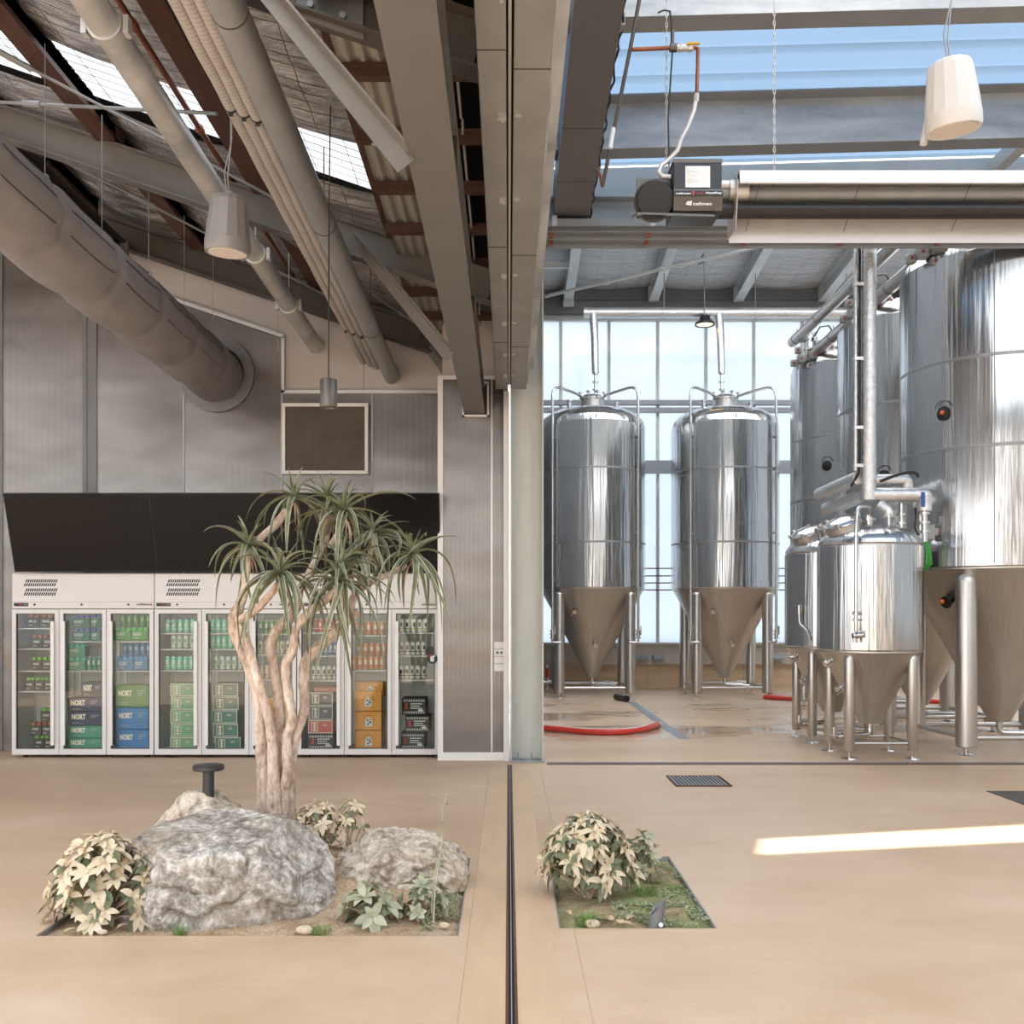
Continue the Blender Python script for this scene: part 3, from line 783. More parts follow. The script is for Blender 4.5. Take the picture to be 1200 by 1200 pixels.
# unseen slot added in the roof, shaped to let a sun streak onto the floor
SLOT = []
def back(px, py):
    Y = EYE * F / (py - 722); X = (px - 596) * Y / F
    k = (6.95) / -SUND.z
    return Vector((X, Y, 0)) - SUND * k
q = [back(912, 1007), back(1200, 993), back(1200, 972), back(912, 988)]
def extend(a, b, L): return a + (b - a).normalized() * L
c0, c1, c2, c3 = q[0], extend(q[0], q[1], 3.6), extend(q[3], q[2], 3.6), q[3]
ROOFX0, ROOFX1 = .02, 12.6
def ribs(y0, y1, x0, x1, m):
    vs = []; fs = []; n = int((y1 - y0) / .0475)
    for x in (x0, x1):
        for i in range(n + 1):
            y = y0 + (y1 - y0) * i / n; ph = ((y + .13) % .38) / .38
            d = .035 if ph < .12 else (.035 * (1 - (ph - .12) / .06) if ph < .18 else 0)
            vs.append((x, y, zr(y, x) + d))
    for i in range(n): fs.append((i, i + 1, n + 2 + i, n + 1 + i))
    m.add(vs, fs)
ya, yb = min(c0.y, c3.y) - .4, max(c1.y, c2.y) + .4
m = MB(); ribs(7.55, 10.95, ROOFX0, ROOFX1, m); struct('ceiling_glazed', m, 'roof_sheet', smooth=True)
m = MB(); ribs(yb, 7.55, ROOFX0, ROOFX1, m); ribs(-1, ya, ROOFX0, ROOFX1, m)
# field around the slot
def zc(p): return Vector((p.x, p.y, zr(p.y, p.x)))
o = [Vector((ROOFX0, ya, 0)), Vector((ROOFX1, ya, 0)), Vector((ROOFX1, yb, 0)), Vector((ROOFX0, yb, 0))]
vs = [zc(p) for p in o + [c0, c1, c2, c3]]
m.add(vs, [(0, 1, 5, 4), (1, 2, 6, 5), (2, 3, 7, 6), (3, 0, 4, 7)])
struct('ceiling_unseen_bright', m, 'unseen_bright_sheet', smooth=True)  # unseen near sheets made brighter to light the bay
mm = {10.85: None}
def purlin(y, lab):
    t = thing('roof_purlin', lab, 'purlin', (6, y, zr(y) - .4), 'galvanised purlins under the glazed roof')
    z0 = zr(y) - .46; z1 = zr(y) - .02
    m = MB(); slab(m, .40, 12.5, y, y + .008, z0, z1); part('web', m, 'galv', t, smooth=False)
    m = MB(); slab(m, .40, 12.5, y + .008, y + .225, z0, z0 + .010); slab(m, .40, 12.5, y - .16, y, z1 - .012, z1); part('flange', m, 'mid_steel', t, smooth=False)
    for x in (.44,):
        for k in range(3):
            m = MB(); z = z0 + .12 + k * .10; m.cyl((x + .03, y - .002, z), (x + .03, y - .03, z), .017, seg=6); part('bolt', m, 'mid_steel', t)
        m = MB(); m.box(x - .01, x + .065, y - .006, y, z0 + .05, z0 + .40); part('cleat', m, 'light_steel', t)
purlin(9.74, 'deep mottled galvanised purlin behind the white hanging speaker')
purlin(7.88, 'deep galvanised purlin along the top of the picture under the glazed roof')
m = MB(); m.box(5.09, 5.21, 9.95, 10.88, 6.22, 6.36)
solo('roof_strut', m, 'light_steel', 'short pale steel strut under the glazed roof beyond the white speaker', 'strut', smooth=False)
for x, lab in ((.468, 'wide grey box rafter slanting down towards the door head, left of the heater'), (6.4, None)):
    if lab is None: continue
    m = MB(); v = []
    for y in (1.2, 10.8):
        for dz in (0, .42):
            for xx in (x, x + .36): v.append((xx, y, 5.61 + .09 * (10.8 - y) + dz))
    m.add(v, [(0, 1, 3, 2), (4, 6, 7, 5), (0, 4, 5, 1), (2, 3, 7, 6), (0, 2, 6, 4), (1, 5, 7, 3)])
    t = thing('box_rafter', lab, 'rafter', (x + .18, 6, 6.0))
    part('section', m, 'grey_steel', t, smooth=False)
    for yy in (8.9, 9.8):
        z = 5.61 + .09 * (10.8 - yy)
        m = MB(); m.box(x - .01, x + .37, yy, yy + .008, z - .003, z + .001); part('joint', m, 'dark_steel', t)
# header, fascia and three-groove head track
m = MB(); m.box(.37, 12.5, 10.85, 10.96, 5.62, 5.93); m.box(.37, 12.5, 10.72, 10.96, 5.93, 5.945)
struct('trim_12', m, 'galv')
m = MB(); m.box(.37, 12.5, 10.96, 11.1, 5.62, 9.6); m.box(.02, .37, 10.97, 11.12, 4.3, 9.6); struct('wall_above_door', m, 'light_steel')
t = thing('head_track', 'long three groove steel door head track across the top of the brewery opening', 'door track', (6, 10.6, 5.4))
m = MB()
m.box(.385, 12.4, 10.46, 10.84, 5.595, 5.60); m.box(.385, 12.4, 10.455, 10.475, 5.525, 5.60)
for i, y in enumerate((10.475, 10.60, 10.725)):
    m.box(.385, 12.4, y, y + .085, 5.545 - i * .035, 5.56 - i * .035); m.box(.385, 12.4, y + .085, y + .115, 5.50 - i * .035, 5.60)
part('profile', m, 'mid_steel', t, smooth=False)
for px in (650, 765, 882, 997, 1114):
    x = (px - 596) * 10.46 / F
    m = MB(); m.box(x - .025, x + .025, 10.44, 10.455, 5.52, 5.625); part('bracket', m, 'aluminium', t)
    for i in range(2):
        m = MB(); m.box(x - .05, x - .005, 10.575 + i * .125, 10.605 + i * .125, 5.455 - i * .035, 5.50 - i * .035); part('clip', m, 'copper_pipe', t)

# right side wall of front bay and brewery: glazed above a low wall
m = MB(); m.box(12.5, 12.7, -1, 22, 0, 1.2); struct('wall_side', m, 'cladding')
m = MB(); m.box(12.52, 12.53, -1, 22, 1.2, 9.3); struct('window_2', m, 'side_sheet')
m = MB()
for i in range(12): m.box(12.46, 12.52, .5 + i * 2, .6 + i * 2, 1.2, 9.2)
struct('trim_13', m, 'mid_steel')

m = MB()
for a, b in ((.6, 2.2), (3.0, 5.6), (6.3, 8.6), (9.6, 12.5)): m.box(a, b, -1.2, -1.0, 0, 5.4)
m.box(.6, 12.5, -1.2, -1.0, 5.4, 5.9); m.box(2.2, 9.6, -1.2, -1.0, 0, .5)
struct('wall_glare_block', m, 'cladding')  # panels added behind the camera to cut glare and stripe the tank reflections
# ------------------------------------------------------------------ brewery bay
m = MB(); m.box(.10, .30, 11.13, 22, 0, 9.6); struct('wall_divide', m, 'mid_steel')
m = MB(); m.box(.1, 12.7, 21.96, 22.1, 0, .51); struct('wall_far', m, 'ply')
m = MB()
for x in [.3 + 1.035 * i + .6 for i in range(0, 12, 2)]: m.box(x, x + .008, 21.955, 21.96, 0, .5)
struct('trim_14', m, 'seat_joint')
m = MB(); m.box(.1, 12.7, 21.90, 22.1, .51, .97); m.box(.1, 12.7, 21.82, 21.9, .93, .96); m.box(.1, 12.7, 21.88, 21.9, .80, .83); m.box(.1, 12.7, 21.87, 21.9, .51, .54)
struct('trim_15', m, 'cladding')
xs = [P(px, 600, 22).x for px in (600.5, 657, 713.5, 770.5, 827, 883)]
xs += [xs[-1] + 1.036 * i for i in range(1, 9)]
xs = [x for x in xs if x < 12.4] + [12.4]
for i in range(len(xs) - 1):
    m = MB(); m.box(xs[i] + .02, xs[i + 1] - .02, 22.0, 22.01, .96, 7.88); struct('window_%d' % (i + 3), m, 'wall_sheet')
m = MB()
for x in xs: m.box(x - .03, x + .03, 21.95, 22.02, .96, 7.9)
m.box(.1, 12.7, 21.90, 22.02, 7.86, 7.98)
struct('trim_16', m, 'light_steel')
t = thing('wall_girt', 'pair of horizontal grey tubes across the upper brewery windows', 'rail', (6, 21.85, 5.9))
for z in (5.93, 6.09):
    m = MB(); m.box(.3, 12.5, 21.80, 21.90, z - .055, z + .055); part('tube', m, 'mid_steel', t, bevel=.01)
m = MB(); m.box(.3, 12.5, 21.82, 21.90, 4.58, 4.86)
solo('wall_girt', m, 'mid_steel', 'flat wide grey plate girt across the middle of the brewery windows', 'rail', smooth=False)
t = thing('louvre_bars', 'four thin horizontal louvre bars across the lower brewery windows', 'rail', (6, 21.9, 2.05))  # outdoor louvres, set inside the translucent panes
for z in (2.10, 2.25, 2.40, 2.56):
    m = MB(); m.cyl((.3, 21.9, z), (12.4, 21.9, z), .013, seg=8); part('bar', m, 'rail_rust', t)
for i, px in enumerate((692, 752, 772, 912)):
    p = P(px, 771, 21.8)
    m = MB(); m.prism([(21.90, p.z + .07), (21.90, p.z - .04), (21.74, p.z - .04), (21.74, p.z + .0), (21.80, p.z + .07)], 'x', p.x - .12, p.x + .12)
    solo('wall_light', m, 'mid_steel', ['small grey box fitting behind the left leg of the left tall tank', 'small grey box fitting left of the window joint between the tall tanks', 'small grey box fitting below the window joint between the tall tanks', 'small grey box fitting right of the second tall tank'][i], 'wall fitting', 'small fittings on the ledge below the windows', smooth=False)
# brewery ceiling
def zq(y): return 8.18 + .085 * (22 - y)
m = MB()
def fn(u, v):
    x = .1 + u * 12.6; y = 18.0 + v * 4.0
    s = abs(math.sin(PI * (x - 1.27 + .0) / 1.8))
    return (x, y, zq(y) + .33 - .05 * s + .03 * noise.noise(Vector((x * .9, y * 6, 1))) + .012 * noise.noise(Vector((x * 4, y * 13, 5))))
m.grid(fn, 150, 80); struct('ceiling_brewery', m, 'foil', smooth=True)
m = MB(); vs = []; n = 150
for x in (.1, 12.7):
    for i in range(n + 1):
        y = 11.0 + 7.0 * i / n; vs.append((x, y, zq(y) + .34 + .02 * math.sin(i * 1.05)))
m.add(vs, [(i, i + 1, n + 2 + i, n + 1 + i) for i in range(n)]); struct('window_20', m, 'added_light_sheet', smooth=True)  # translucent roof added out of view to brighten the brewery
m = MB(); m.box(.1, 12.7, 18.0, 22.1, 9.0, 9.05); struct('roof_brewery', m, 'dark_steel')
m = MB(); m.box(.1, 12.7, 21.75, 22.1, 7.98, 8.62); m.box(.1, 12.7, 21.70, 21.75, 8.25, 8.29)
struct('trim_17', m, 'grey_steel')
k = 0
for x in (1.27, 3.07, 4.87, 6.67, 8.47, 10.27):
    t = thing('brewery_rafter', 'pale steel rafter under the brewery foil ceiling, %s from the column' % ORD[k], 'rafter', (x, 17, 8.3), 'rafters of the brewery roof'); k += 1
    m = MB(); a = Vector((x, 11.1, zq(11.1))); b = Vector((x, 21.72, zq(21.72))); U = Vector((0, 0, 1))
    m.bar(a + U * .008, b + U * .008, .19, .014); m.bar(a + U * .16, b + U * .16, .014, .30); m.bar(a + U * .31, b + U * .31, .19, .014)
    part('section', m, 'light_steel', t, smooth=False)
    m = MB(); m.box(x - .11, x + .11, 21.62, 21.74, zq(21.7) - (.12 if k == 1 else .0), zq(21.7) + .3); part('end_plate', m, 'light_steel', t)
m = MB(); m.bar((.3, 20.1, 8.42), (1.27, 20.1, 8.42), .1, .1)
solo('roof_strut', m, 'light_steel', 'short pale steel strut joining the first brewery rafter to the side wall', 'strut', smooth=False)
t = thing('roof_brace', 'long pale diagonal roof brace under the brewery rafters', 'brace', (2.5, 20, 8.2))
m = MB(); a = Vector((.75, 21.0, 8.10)); b = Vector((5.0, 18.6, 8.36)); m.cyl(a, b, .035, seg=10); part('rod', m, 'light_steel', t)
for f_ in (.28, .52, .6):
    c = a.lerp(b, f_); d = (b - a).normalized(); m = MB(); m.cyl(c - d * .06, c + d * .06, .055, seg=10); part('coupling', m, 'light_steel', t)
# ------------------------------------------------------------------ tanks
def arc(c, r, a0, a1, n, ax, ay):
    c = Vector(c); ax = Vector(ax); ay = Vector(ay)
    return [c + ax * (r * math.cos(a0 + (a1 - a0) * i / n)) + ay * (r * math.sin(a0 + (a1 - a0) * i / n)) for i in range(n + 1)]
def bend(pts, r=.08, n=5):
    """round the corners of a polyline"""
    pts = [Vector(p) for p in pts]; out = [pts[0]]
    for i in range(1, len(pts) - 1):
        a = (pts[i - 1] - pts[i]); b = (pts[i + 1] - pts[i]); q = min(r, a.length * .45, b.length * .45)
        p0 = pts[i] + a.normalized() * q; p1 = pts[i] + b.normalized() * q
        for k in range(n + 1):
            u = k / n; out.append((1 - u) ** 2 * p0 + 2 * u * (1 - u) * pts[i] + u * u * p1)
    out.append(pts[-1]); return out

def valve(parent, c, d, s=1.0, name='valve', handle=True):
    c = Vector(c); d = Vector(d).normalized()
    m = MB(); m.cyl(c - d * .05 * s, c + d * .05 * s, .026 * s, seg=12)
    for k in (-.05, .0, .05): m.cyl(c + d * (k - .007) * s, c + d * (k + .007) * s, .038 * s, seg=14)
    v = part(name, m, 'ss', parent)
    if handle:
        u = d.orthogonal().normalized()
        m = MB(); m.cyl(c, c + u * .06 * s, .012 * s, seg=8); m.bar(c + u * .06 * s - d * .01, c + u * .06 * s + d * .11 * s, .02 * s, .012 * s)
        part('handle', m, 'ss_satin', v)
    return v

def port(parent, cx, cy, r, ang, z, orange=True, s=1.0, coner=None):
    d = Vector((math.cos(ang), math.sin(ang), 0)); c = Vector((cx, cy, z)) + d * r
    m = MB(); m.cyl(c - d * .02, c + d * .015, .062 * s, seg=20); m.cyl(c + d * .015, c + d * .02, .045 * s, .04 * s, seg=20)
    v = part('sample_port', m, 'black_metal', parent, 'dark round port on the tank wall')
    if orange:
        m = MB(); m.ball(c + d * .035 + Vector((0, 0, .01)), .018 * s, 10); part('cap', m, 'orange', v)
    sd = d.cross(Vector((0, 0, 1)))
    m = MB(); m.tube([c + d * .02 + sd * (.07 * s * math.cos(a)) + Vector((0, 0, .05 * s + .06 * s * math.sin(a))) for a in [PI * i / 8 for i in range(9)]], .005, 6)
    part('cable', m, 'black_plastic', v)

def tank(label, X, Y, r, L, lr, zb_, zs0, zs1, zd, rb, group, bands=(), small=False):
    t = thing('fermentation_tank', label, 'brewing tank', (X, Y, 0), group)
    O = lambda x, y, z: (X + x, Y + y, z)
    m = MB(); m.lathe([(r - .02, zs0 - .012), (r, zs0 + .012), (r, zs0 + .05), (r, zs1 - .05), (r, zs1), (r - .012, zs1 + .012), (r - .02, zs1 + .014)], O(0, 0, 0), 96)
    part('shell', m, 'shell', t)
    prof = [(r - .015, zs1 + .01)]
    for i in range(1, 11):
        a = PI / 2 * i / 10; prof.append(((r - .015) * math.cos(a) + .001, zs1 + .03 + (zd - zs1 - .03) * math.sin(a)))
    if small: prof.insert(1, (r - .004, zs1 + .03)); prof.insert(2, (r - .02, zs1 + .07))
    m = MB(); m.lathe(prof, O(0, 0, 0), 72); part('dome', m, 'shell' if not small else 'shell', t)
    m = MB()
    zc_ = zs0 - .02
    m.lathe([(rb * .8, zb_ - .01), (rb, zb_), (rb * 1.06, zb_ + .03), (r - .05, zc_ - .03), (r - .012, zc_), (r - .012, zs0)], O(0, 0, 0), 72)
    part('cone', m, 'cone', t)
    for z in bands:
        m = MB(); m.lathe([(r + .0005, z), (r + .0025, z + .002), (r + .0025, z + .036), (r + .0005, z + .038)], O(0, 0, 0), 96); part('weld_band', m, 'band', t)
    # legs: hemisphere tops buried in the cone
    rad = L * math.sqrt(2)
    for sxx in (-1, 1):
        for syy in (-1, 1):
            p = O(sxx * L, syy * L, 0); out = (r - (rad - lr * .2)) ; zt = zs0 - .03 - (0 if small else .02)
            m = MB(); m.lathe([(lr * .9, .09), (lr, .10), (lr, zt - lr * .9)] + [(lr * math.cos(PI / 2 * k / 5), zt - lr * .9 + lr * .9 * math.sin(PI / 2 * k / 5)) for k in range(1, 5)], p, 24)
            lg = part('leg', m, 'ss_satin', t)
            m = MB(); m.cyl((p[0], p[1], .012), (p[0], p[1], .10), lr * .25, seg=12); m.cyl((p[0], p[1], 0), (p[0], p[1], .012), lr * (1.6 if small else .7), lr * (1.5 if small else .6), seg=24)
            part('foot', m, 'ss', lg)
    zr_ = .165 if small else .19
    for a, b in (((-1, -1), (1, -1)), ((-1, 1), (1, 1)), ((-1, -1), (-1, 1)), ((1, -1), (1, 1))):
        m = MB(); m.cyl(O(a[0] * L, a[1] * L, zr_), O(b[0] * L, b[1] * L, zr_), .016 if small else .03, seg=14); part('rail', m, 'ss_satin', t)
    return t, O

def clamp_ring(m, c, d, r, h):
    m.cyl(Vector(c) - Vector(d) * h, Vector(c) + Vector(d) * h, r, seg=20)
def manway(t, c, d, r, h, hinge=True):
    c = Vector(c); d = Vector(d).normalized(); q = Vector((0, 0, 1)).rotation_difference(d)
    m = MB(); m.lathe([(r, 0), (r, h), (r * 1.06, h), (r * 1.06, h + .02), (r * .9, h + .02)], c, 28, axis=d); mw = part('manway', m, 'ss_satin', t)
    m = MB(); m.lathe([(r * 1.04, h + .02), (r * 1.08, h + .03), (r * 1.0, h + .055), (r * .6, h + .085), (.01, h + .095)], c, 28, axis=d); part('lid', m, 'ss', mw)
    for k in range(6):
        a = 2 * PI * k / 6; e = q @ Vector((math.cos(a), math.sin(a), 0))
        b = c + e * (r * 1.1)
        m = MB(); m.cyl(b + d * (h - .04), b + d * (h + .06), .010, seg=8); m.cyl(b + d * (h + .05), b + d * (h + .075), .022, seg=8); part('clamp', m, 'ss', mw)

# -- two tall tanks at the far windows
for (X, lab, side) in ((1.62, 'tall stainless fermenter by the far windows, nearest the column', 0), (4.20, 'tall stainless fermenter by the far windows, right of the red hose and floor drain', 1)):
    Y = 19.9; r = 1.03
    t, O = tank(lab, X, Y, r, .665, .10, .36, 2.07, 5.17, 5.60, .10, 'tall tanks by the far windows', (4.28, 2.9))
    m = MB(); m.cyl(O(0, 0, 5.52), O(0, 0, 5.74), .22, seg=30); m.cyl(O(0, 0, 5.74), O(0, 0, 5.77), .235, seg=30); m.lathe([(.23, 5.77), (.18, 5.82), (.05, 5.84)], O(0, 0, 0), 30)
    mw = part('manway', m, 'ss_satin', t)
    for a in (200, 250, 290, 340):
        p = O(.25 * math.cos(R(a)), .25 * math.sin(R(a)), 5.72)
        m = MB(); m.cyl(p, (p[0], p[1], 5.86), .014, seg=8); m.cyl((p[0], p[1], 5.84), (p[0], p[1], 5.87), .04, seg=8); part('clamp', m, 'ss', mw)
    # vent and instrument stubs on the dome
    for dx, h in ((-.45, 5.66), (.45, 5.62)):
        m = MB(); m.cyl(O(dx, -.2, 5.40), O(dx, -.2, h), .05, seg=14); m.cyl(O(dx, -.2, h), O(dx, -.2, h + .03), .07, seg=14); part('dome_valve', m, 'ss', t)
    for dx in (-.9, .9):
        m = MB(); m.cyl(O(dx, .1, 5.20), O(dx, .16, 5.20), .10, seg=18); m.box(X + dx - .1, X + dx + .1, Y + .1, Y + .16, 5.05, 5.2); part('lifting_lug', m, 'ss_satin', t)
    for k in range(-2, 3):
        a = R(-90 + k * 32)
        m = MB(); m.box(-.0, 0, 0, 0, 0, 0) if False else m.cyl(O((r - .03) * math.cos(a), (r - .03) * math.sin(a), 5.20), O((r - .03) * math.cos(a), (r - .03) * math.sin(a), 5.27), .02, seg=8)
        part('dome_stud', m, 'ss', t)
    # cleaning pipes down both sides
    for s in (-1, 1):
        px = .80 * s
        pts = [O(.22 * s, -.12, 5.78), O(.35 * s, -.35, 5.80)] + [O(px, -.74, 5.86), O(px, -.78, 5.0), O(px, -.78, 1.25)]
        m = MB(); m.tube(bend(pts, .22, 6), .026, 12); cp = part('cleaning_pipe', m, 'ss', t)
        for z in (4.9, 3.1):
            m = MB(); m.bar(O(px, -.78, z), O(px * .98, -.60, z), .03, .03); part('pipe_bracket', m, 'ss_satin', cp)
        valve(t, O(px, -.78, 1.20), (0, 0, 1), 1.4); 
        m = MB(); m.cyl(O(px, -.78, 1.05), O(px - .16 * s * 1, -.78, 1.05), .02, seg=10); m.cyl(O(px, -.78, 1.05), O(px, -.78, 1.15), .02, seg=10); part('outlet', m, 'ss', cp)
        # raised vertical seams beside the front legs
        m = MB(); m.cyl(O(.72 * s, -math.sqrt(r * r - .72 ** 2) - .012, 2.1), O(.72 * s, -math.sqrt(r * r - .72 ** 2) - .012, 5.12), .018, seg=8); part('seam_tube', m, 'band', t)
    # sample taps on the cone
    for (dx, z, s_) in ((-.38, 1.64, 1.2), (.02, 1.02, 1.2)):
        rc = .10 + (r - .10) * (z - .36) / 1.7; dy = -math.sqrt(max(.001, rc * rc - dx * dx))
        valve(t, O(dx, dy - .05, z), (dx * .4, dy, -.3), s_)
    m = MB(); m.tube(bend([O(0, 0, .36), O(0, 0, .22), O(.45, -.15, .20)], .08), .035, 12); part('drain_pipe', m, 'ss', t)
    valve(t, O(.22, -.08, .215), (1, -.3, 0), 1.6)
    port(t, X, Y, r, R(-45 if side == 0 else -40), 4.3, False, .4)

# -- three very large tanks on the right
for k, (Y, lab) in enumerate(((12.05, 'largest stainless tank, cut by the right edge, with thick legs and orange capped port'), (14.40, 'big stainless tank behind the vertical foil wrapped pipe, second in the right hand row'), (16.85, 'farthest big stainless tank of the right hand row, next to the window'))):
    X = 5.775; r = 1.1
    t, O = tank(lab, X, Y, r, .705, .115, .31, 2.08, 5.55, 5.95, .13, 'big tanks in a row on the right', (4.36, 3.38))
    angc = {0: -146, 1: -140, 2: -140}[k]
    port(t, X, Y, r, R(angc if k == 0 else -135), {0: 3.80, 1: 3.4, 2: 3.9}[k], k == 0, 1.3)
    a = R(-150); z = 1.72; rc = .13 + (r - .13) * (z - .31) / 1.75
    m = MB(); c = Vector(O(rc * math.cos(a), rc * math.sin(a), z)); d = Vector((math.cos(a), math.sin(a), -.5)).normalized()
    m.cyl(c - d * .05, c + d * .05, .055, seg=16); m.cyl(c + d * .05, c + d * .07, .07, seg=16); v = part('cone_tap', m, 'black_metal', t)
    m = MB(); m.ball(c + d * .08 + Vector((-.03, 0, .02)), .028, 10); part('cap', m, 'orange', v)
    m = MB(); m.tube(bend([O(0, 0, .31), O(0, 0, .17), O(.9, -.25, .17)], .10), .04, 14); part('drain_pipe', m, 'ss', t)
    # vertical jacket seam on the shell
    a = R(-118)
    m = MB(); m.box(0, 0, 0, 0, 0, 0) if False else m.cyl(O(r * math.cos(a), r * math.sin(a), 2.12), O(r * math.cos(a), r * math.sin(a), 5.5), .006, seg=6); part('seam', m, 'band', t)
    m = MB(); m.tube([O(-.55, -.6, 5.82)] + arc(O(-.55, -.6, 5.9), .1, R(-60), R(240), 10, (1, 0, 0), (0, 0, 1)), .015, 8); part('lifting_eye', m, 'ss_satin', t)
    # valve cluster sits on the shoulder of each tank
    c0 = Vector(O(-.98, -.36, 5.64))
    v = thing('valve_cluster', 'cluster of grey valves with red buttons on the %s' % ['largest tank at right', 'second big tank', 'farthest big tank'][k], 'valve', c0, 'valve clusters on the big tanks')
    m = MB(); m.cyl(c0 + Vector((0, 0, -.10)), c0 + Vector((0, 0, .5)), .035, seg=12); m.cyl(c0 + Vector((.1, -.1, -.1)), c0 + Vector((.1, -.1, .42)), .03, seg=12)
    m.cyl(c0 + Vector((-.02, 0, .2)), c0 + Vector((.24, -.12, .2)), .03, seg=12)
    for z in (.0, .18, .34, .42): m.cyl(c0 + Vector((0, 0, z)), c0 + Vector((0, 0, z + .02)), .055, seg=14); m.cyl(c0 + Vector((.1, -.1, z)), c0 + Vector((.1, -.1, z + .02)), .05, seg=14)
    part('pipework', m, 'ss', v)
    for (dx, dy, dz, w) in ((-.10, -.06, .02, .13), (.06, -.17, .05, .13), (.22, -.20, .10, .13), (-.2, .0, -.03, .10), (-.06, .02, .40, .15), (-.16, -.10, .15, .10), (.14, -.14, .24, .11), (.34, -.16, .16, .10), (.02, -.12, -.10, .09)):
        b = c0 + Vector((dx, dy, dz)); m = MB(); m.box(b.x - w / 2, b.x + w / 2, b.y - w / 2, b.y + w / 2, b.z - w * .5, b.z + w * .55)
        bb = part('actuator', m, 'valve_grey', v, bevel=.015)
        if dz < .2:
            m = MB(); m.cyl((b.x - .01, b.y - w / 2, b.z), (b.x - .01, b.y - w / 2 - .02, b.z), .016, seg=12); part('button', m, 'dark_red', bb)
    m = MB(); m.tube([c0 + Vector(q) for q in ((.05, -.1, .3), (.16, -.2, .5), (.3, -.2, .52), (.42, -.1, .4), (.42, .0, .2))], .012, 8); part('cable', m, 'black_plastic', v)

# -- two small tanks in front
ST = []
for k, (Y, lab) in enumerate(((11.4, 'small stainless tank closest to the brewery entrance, with a long vertical pipe down its front'), (12.75, 'small stainless tank directly behind the front small tank, partly hidden'))):
    X = 4.02; r = .563
    t, O = tank(lab, X, Y, r, .34, .056, .36, 1.165, 2.30, 2.56, .12, 'small tanks near the entrance', (), True)
    ST.append((t, O))
    manway(t, O(-.30, -.10, 2.43), (-.36, -.22, .92), .185, .12)
    m = MB(); m.cyl(O(-.02, -.02, 2.5), O(-.02, -.02, 2.66), .05, seg=16); m.cyl(O(-.02, -.02, 2.60), O(-.02, -.02, 2.625), .085, seg=18); part('top_flange', m, 'ss', t)
    m = MB(); m.cyl(O(.14, -.2, 2.45), O(.14, -.2, 2.66), .018, seg=10); m.cyl(O(.14, -.2, 2.62), O(.14, -.2, 2.64), .03, seg=10); part('sensor', m, 'ss', t)
    if k == 0:
        pts = [O(-.02, -.1, 2.66), O(-.12, -.35, 2.72), O(-.335, -.56, 2.70), O(-.345, -.57, 2.4), O(-.345, -.57, 1.38)]
        m = MB(); m.tube(bend(pts, .13, 6), .019, 12); cp = part('cleaning_pipe', m, 'ss', t)
        for z in (1.56, 1.50):
            m = MB(); m.cyl(O(-.345, -.57, z - .01), O(-.345, -.57, z + .01), .036, seg=14); part('clamp', m, 'ss', cp)
        m = MB(); m.bar(O(-.345, -.57, 1.58), O(-.33, -.45, 1.58), .03, .02); part('pipe_bracket', m, 'ss_satin', cp)
        valve(t, O(-.33, -.57, 1.335), (1, 0, .1), .9)
        valve(t, O(-.36, -.57, 1.30), (0, 0, 1), .7, handle=False)
    else:
        pts = [O(-.50, -.35, 2.05 - .45), O(-.50, -.35, 1.45), O(-.42, -.40, 1.38), O(-.40, -.44, 1.25)]
        m = MB(); m.tube(bend(pts, .05), .016, 10); part('sample_pipe', m, 'ss', t); valve(t, O(-.50, -.35, 1.62), (0, 0, 1), .9)
    for (dx, dz) in ((-.52, 1.06), (-.42, .78)):
        z = dz; rc = .12 + (r - .12) * (z - .36) / .80; a = R(-160); c = Vector(O(rc * math.cos(a), rc * math.sin(a), z)); d = Vector((math.cos(a), math.sin(a), -.5))
        valve(t, c + d.normalized() * .05, d, .9)
    m = MB(); m.tube(bend([O(0, 0, .36), O(0, 0, .23), O(-.40, -.18, .22), O(-.46, -.2, .22)], .06), .027, 12); part('drain_pipe', m, 'ss', t)
    valve(t, O(-.36, -.16, .222), (1, .4, 0), 1.1); valve(t, O(-.46, -.2, .28), (0, 0, 1), .8)
# grey control box and green tubes beside the front small tank
c = P(1086, 624, 11.5)
t = thing('control_valve', 'small grey valve box with red button and looped green tubes beside the small front tank', 'valve', c)
m = MB(); m.box(c.x - .06, c.x + .08, c.y - .05, c.y + .05, c.z - .09, c.z + .09); m.box(c.x - .02, c.x + .12, c.y - .04, c.y + .04, c.z - .04, c.z + .05); part('body', m, 'valve_grey', t, bevel=.012)
m = MB(); m.cyl((c.x + .12, c.y, c.z + .01), (c.x + .15, c.y, c.z + .01), .018, seg=10); part('button', m, 'red', t)
for k in range(4):
    m = MB(); m.tube([(c.x - .04 + .01 * k, c.y - .04, c.z - .08), (c.x - .03 + .015 * k, c.y - .07, c.z - .22), (c.x - .02 + .018 * k, c.y - .06, c.z - .36), (c.x - .02, c.y - .03, c.z - .40 - .01 * k), (c.x - .05, c.y, c.z - .28)], .008, 8); part('tube', m, 'green_tube', t)
m = MB(); m.tube([(c.x - .12, c.y, c.z + .26), (c.x - .15, c.y - .04, c.z + .05), (c.x - .10, c.y - .02, c.z - .03)], .010, 8); part('cable', m, 'black_plastic', t)
m = MB(); m.cyl((c.x - .07, c.y, c.z - .10), (c.x - .07, c.y, c.z + .20), .022, seg=12)
for z in (-.08, .04, .14, .18): m.cyl((c.x - .07, c.y, c.z + z), (c.x - .07, c.y, c.z + z + .02), .036, seg=14)
part('pipe', m, 'ss', t)

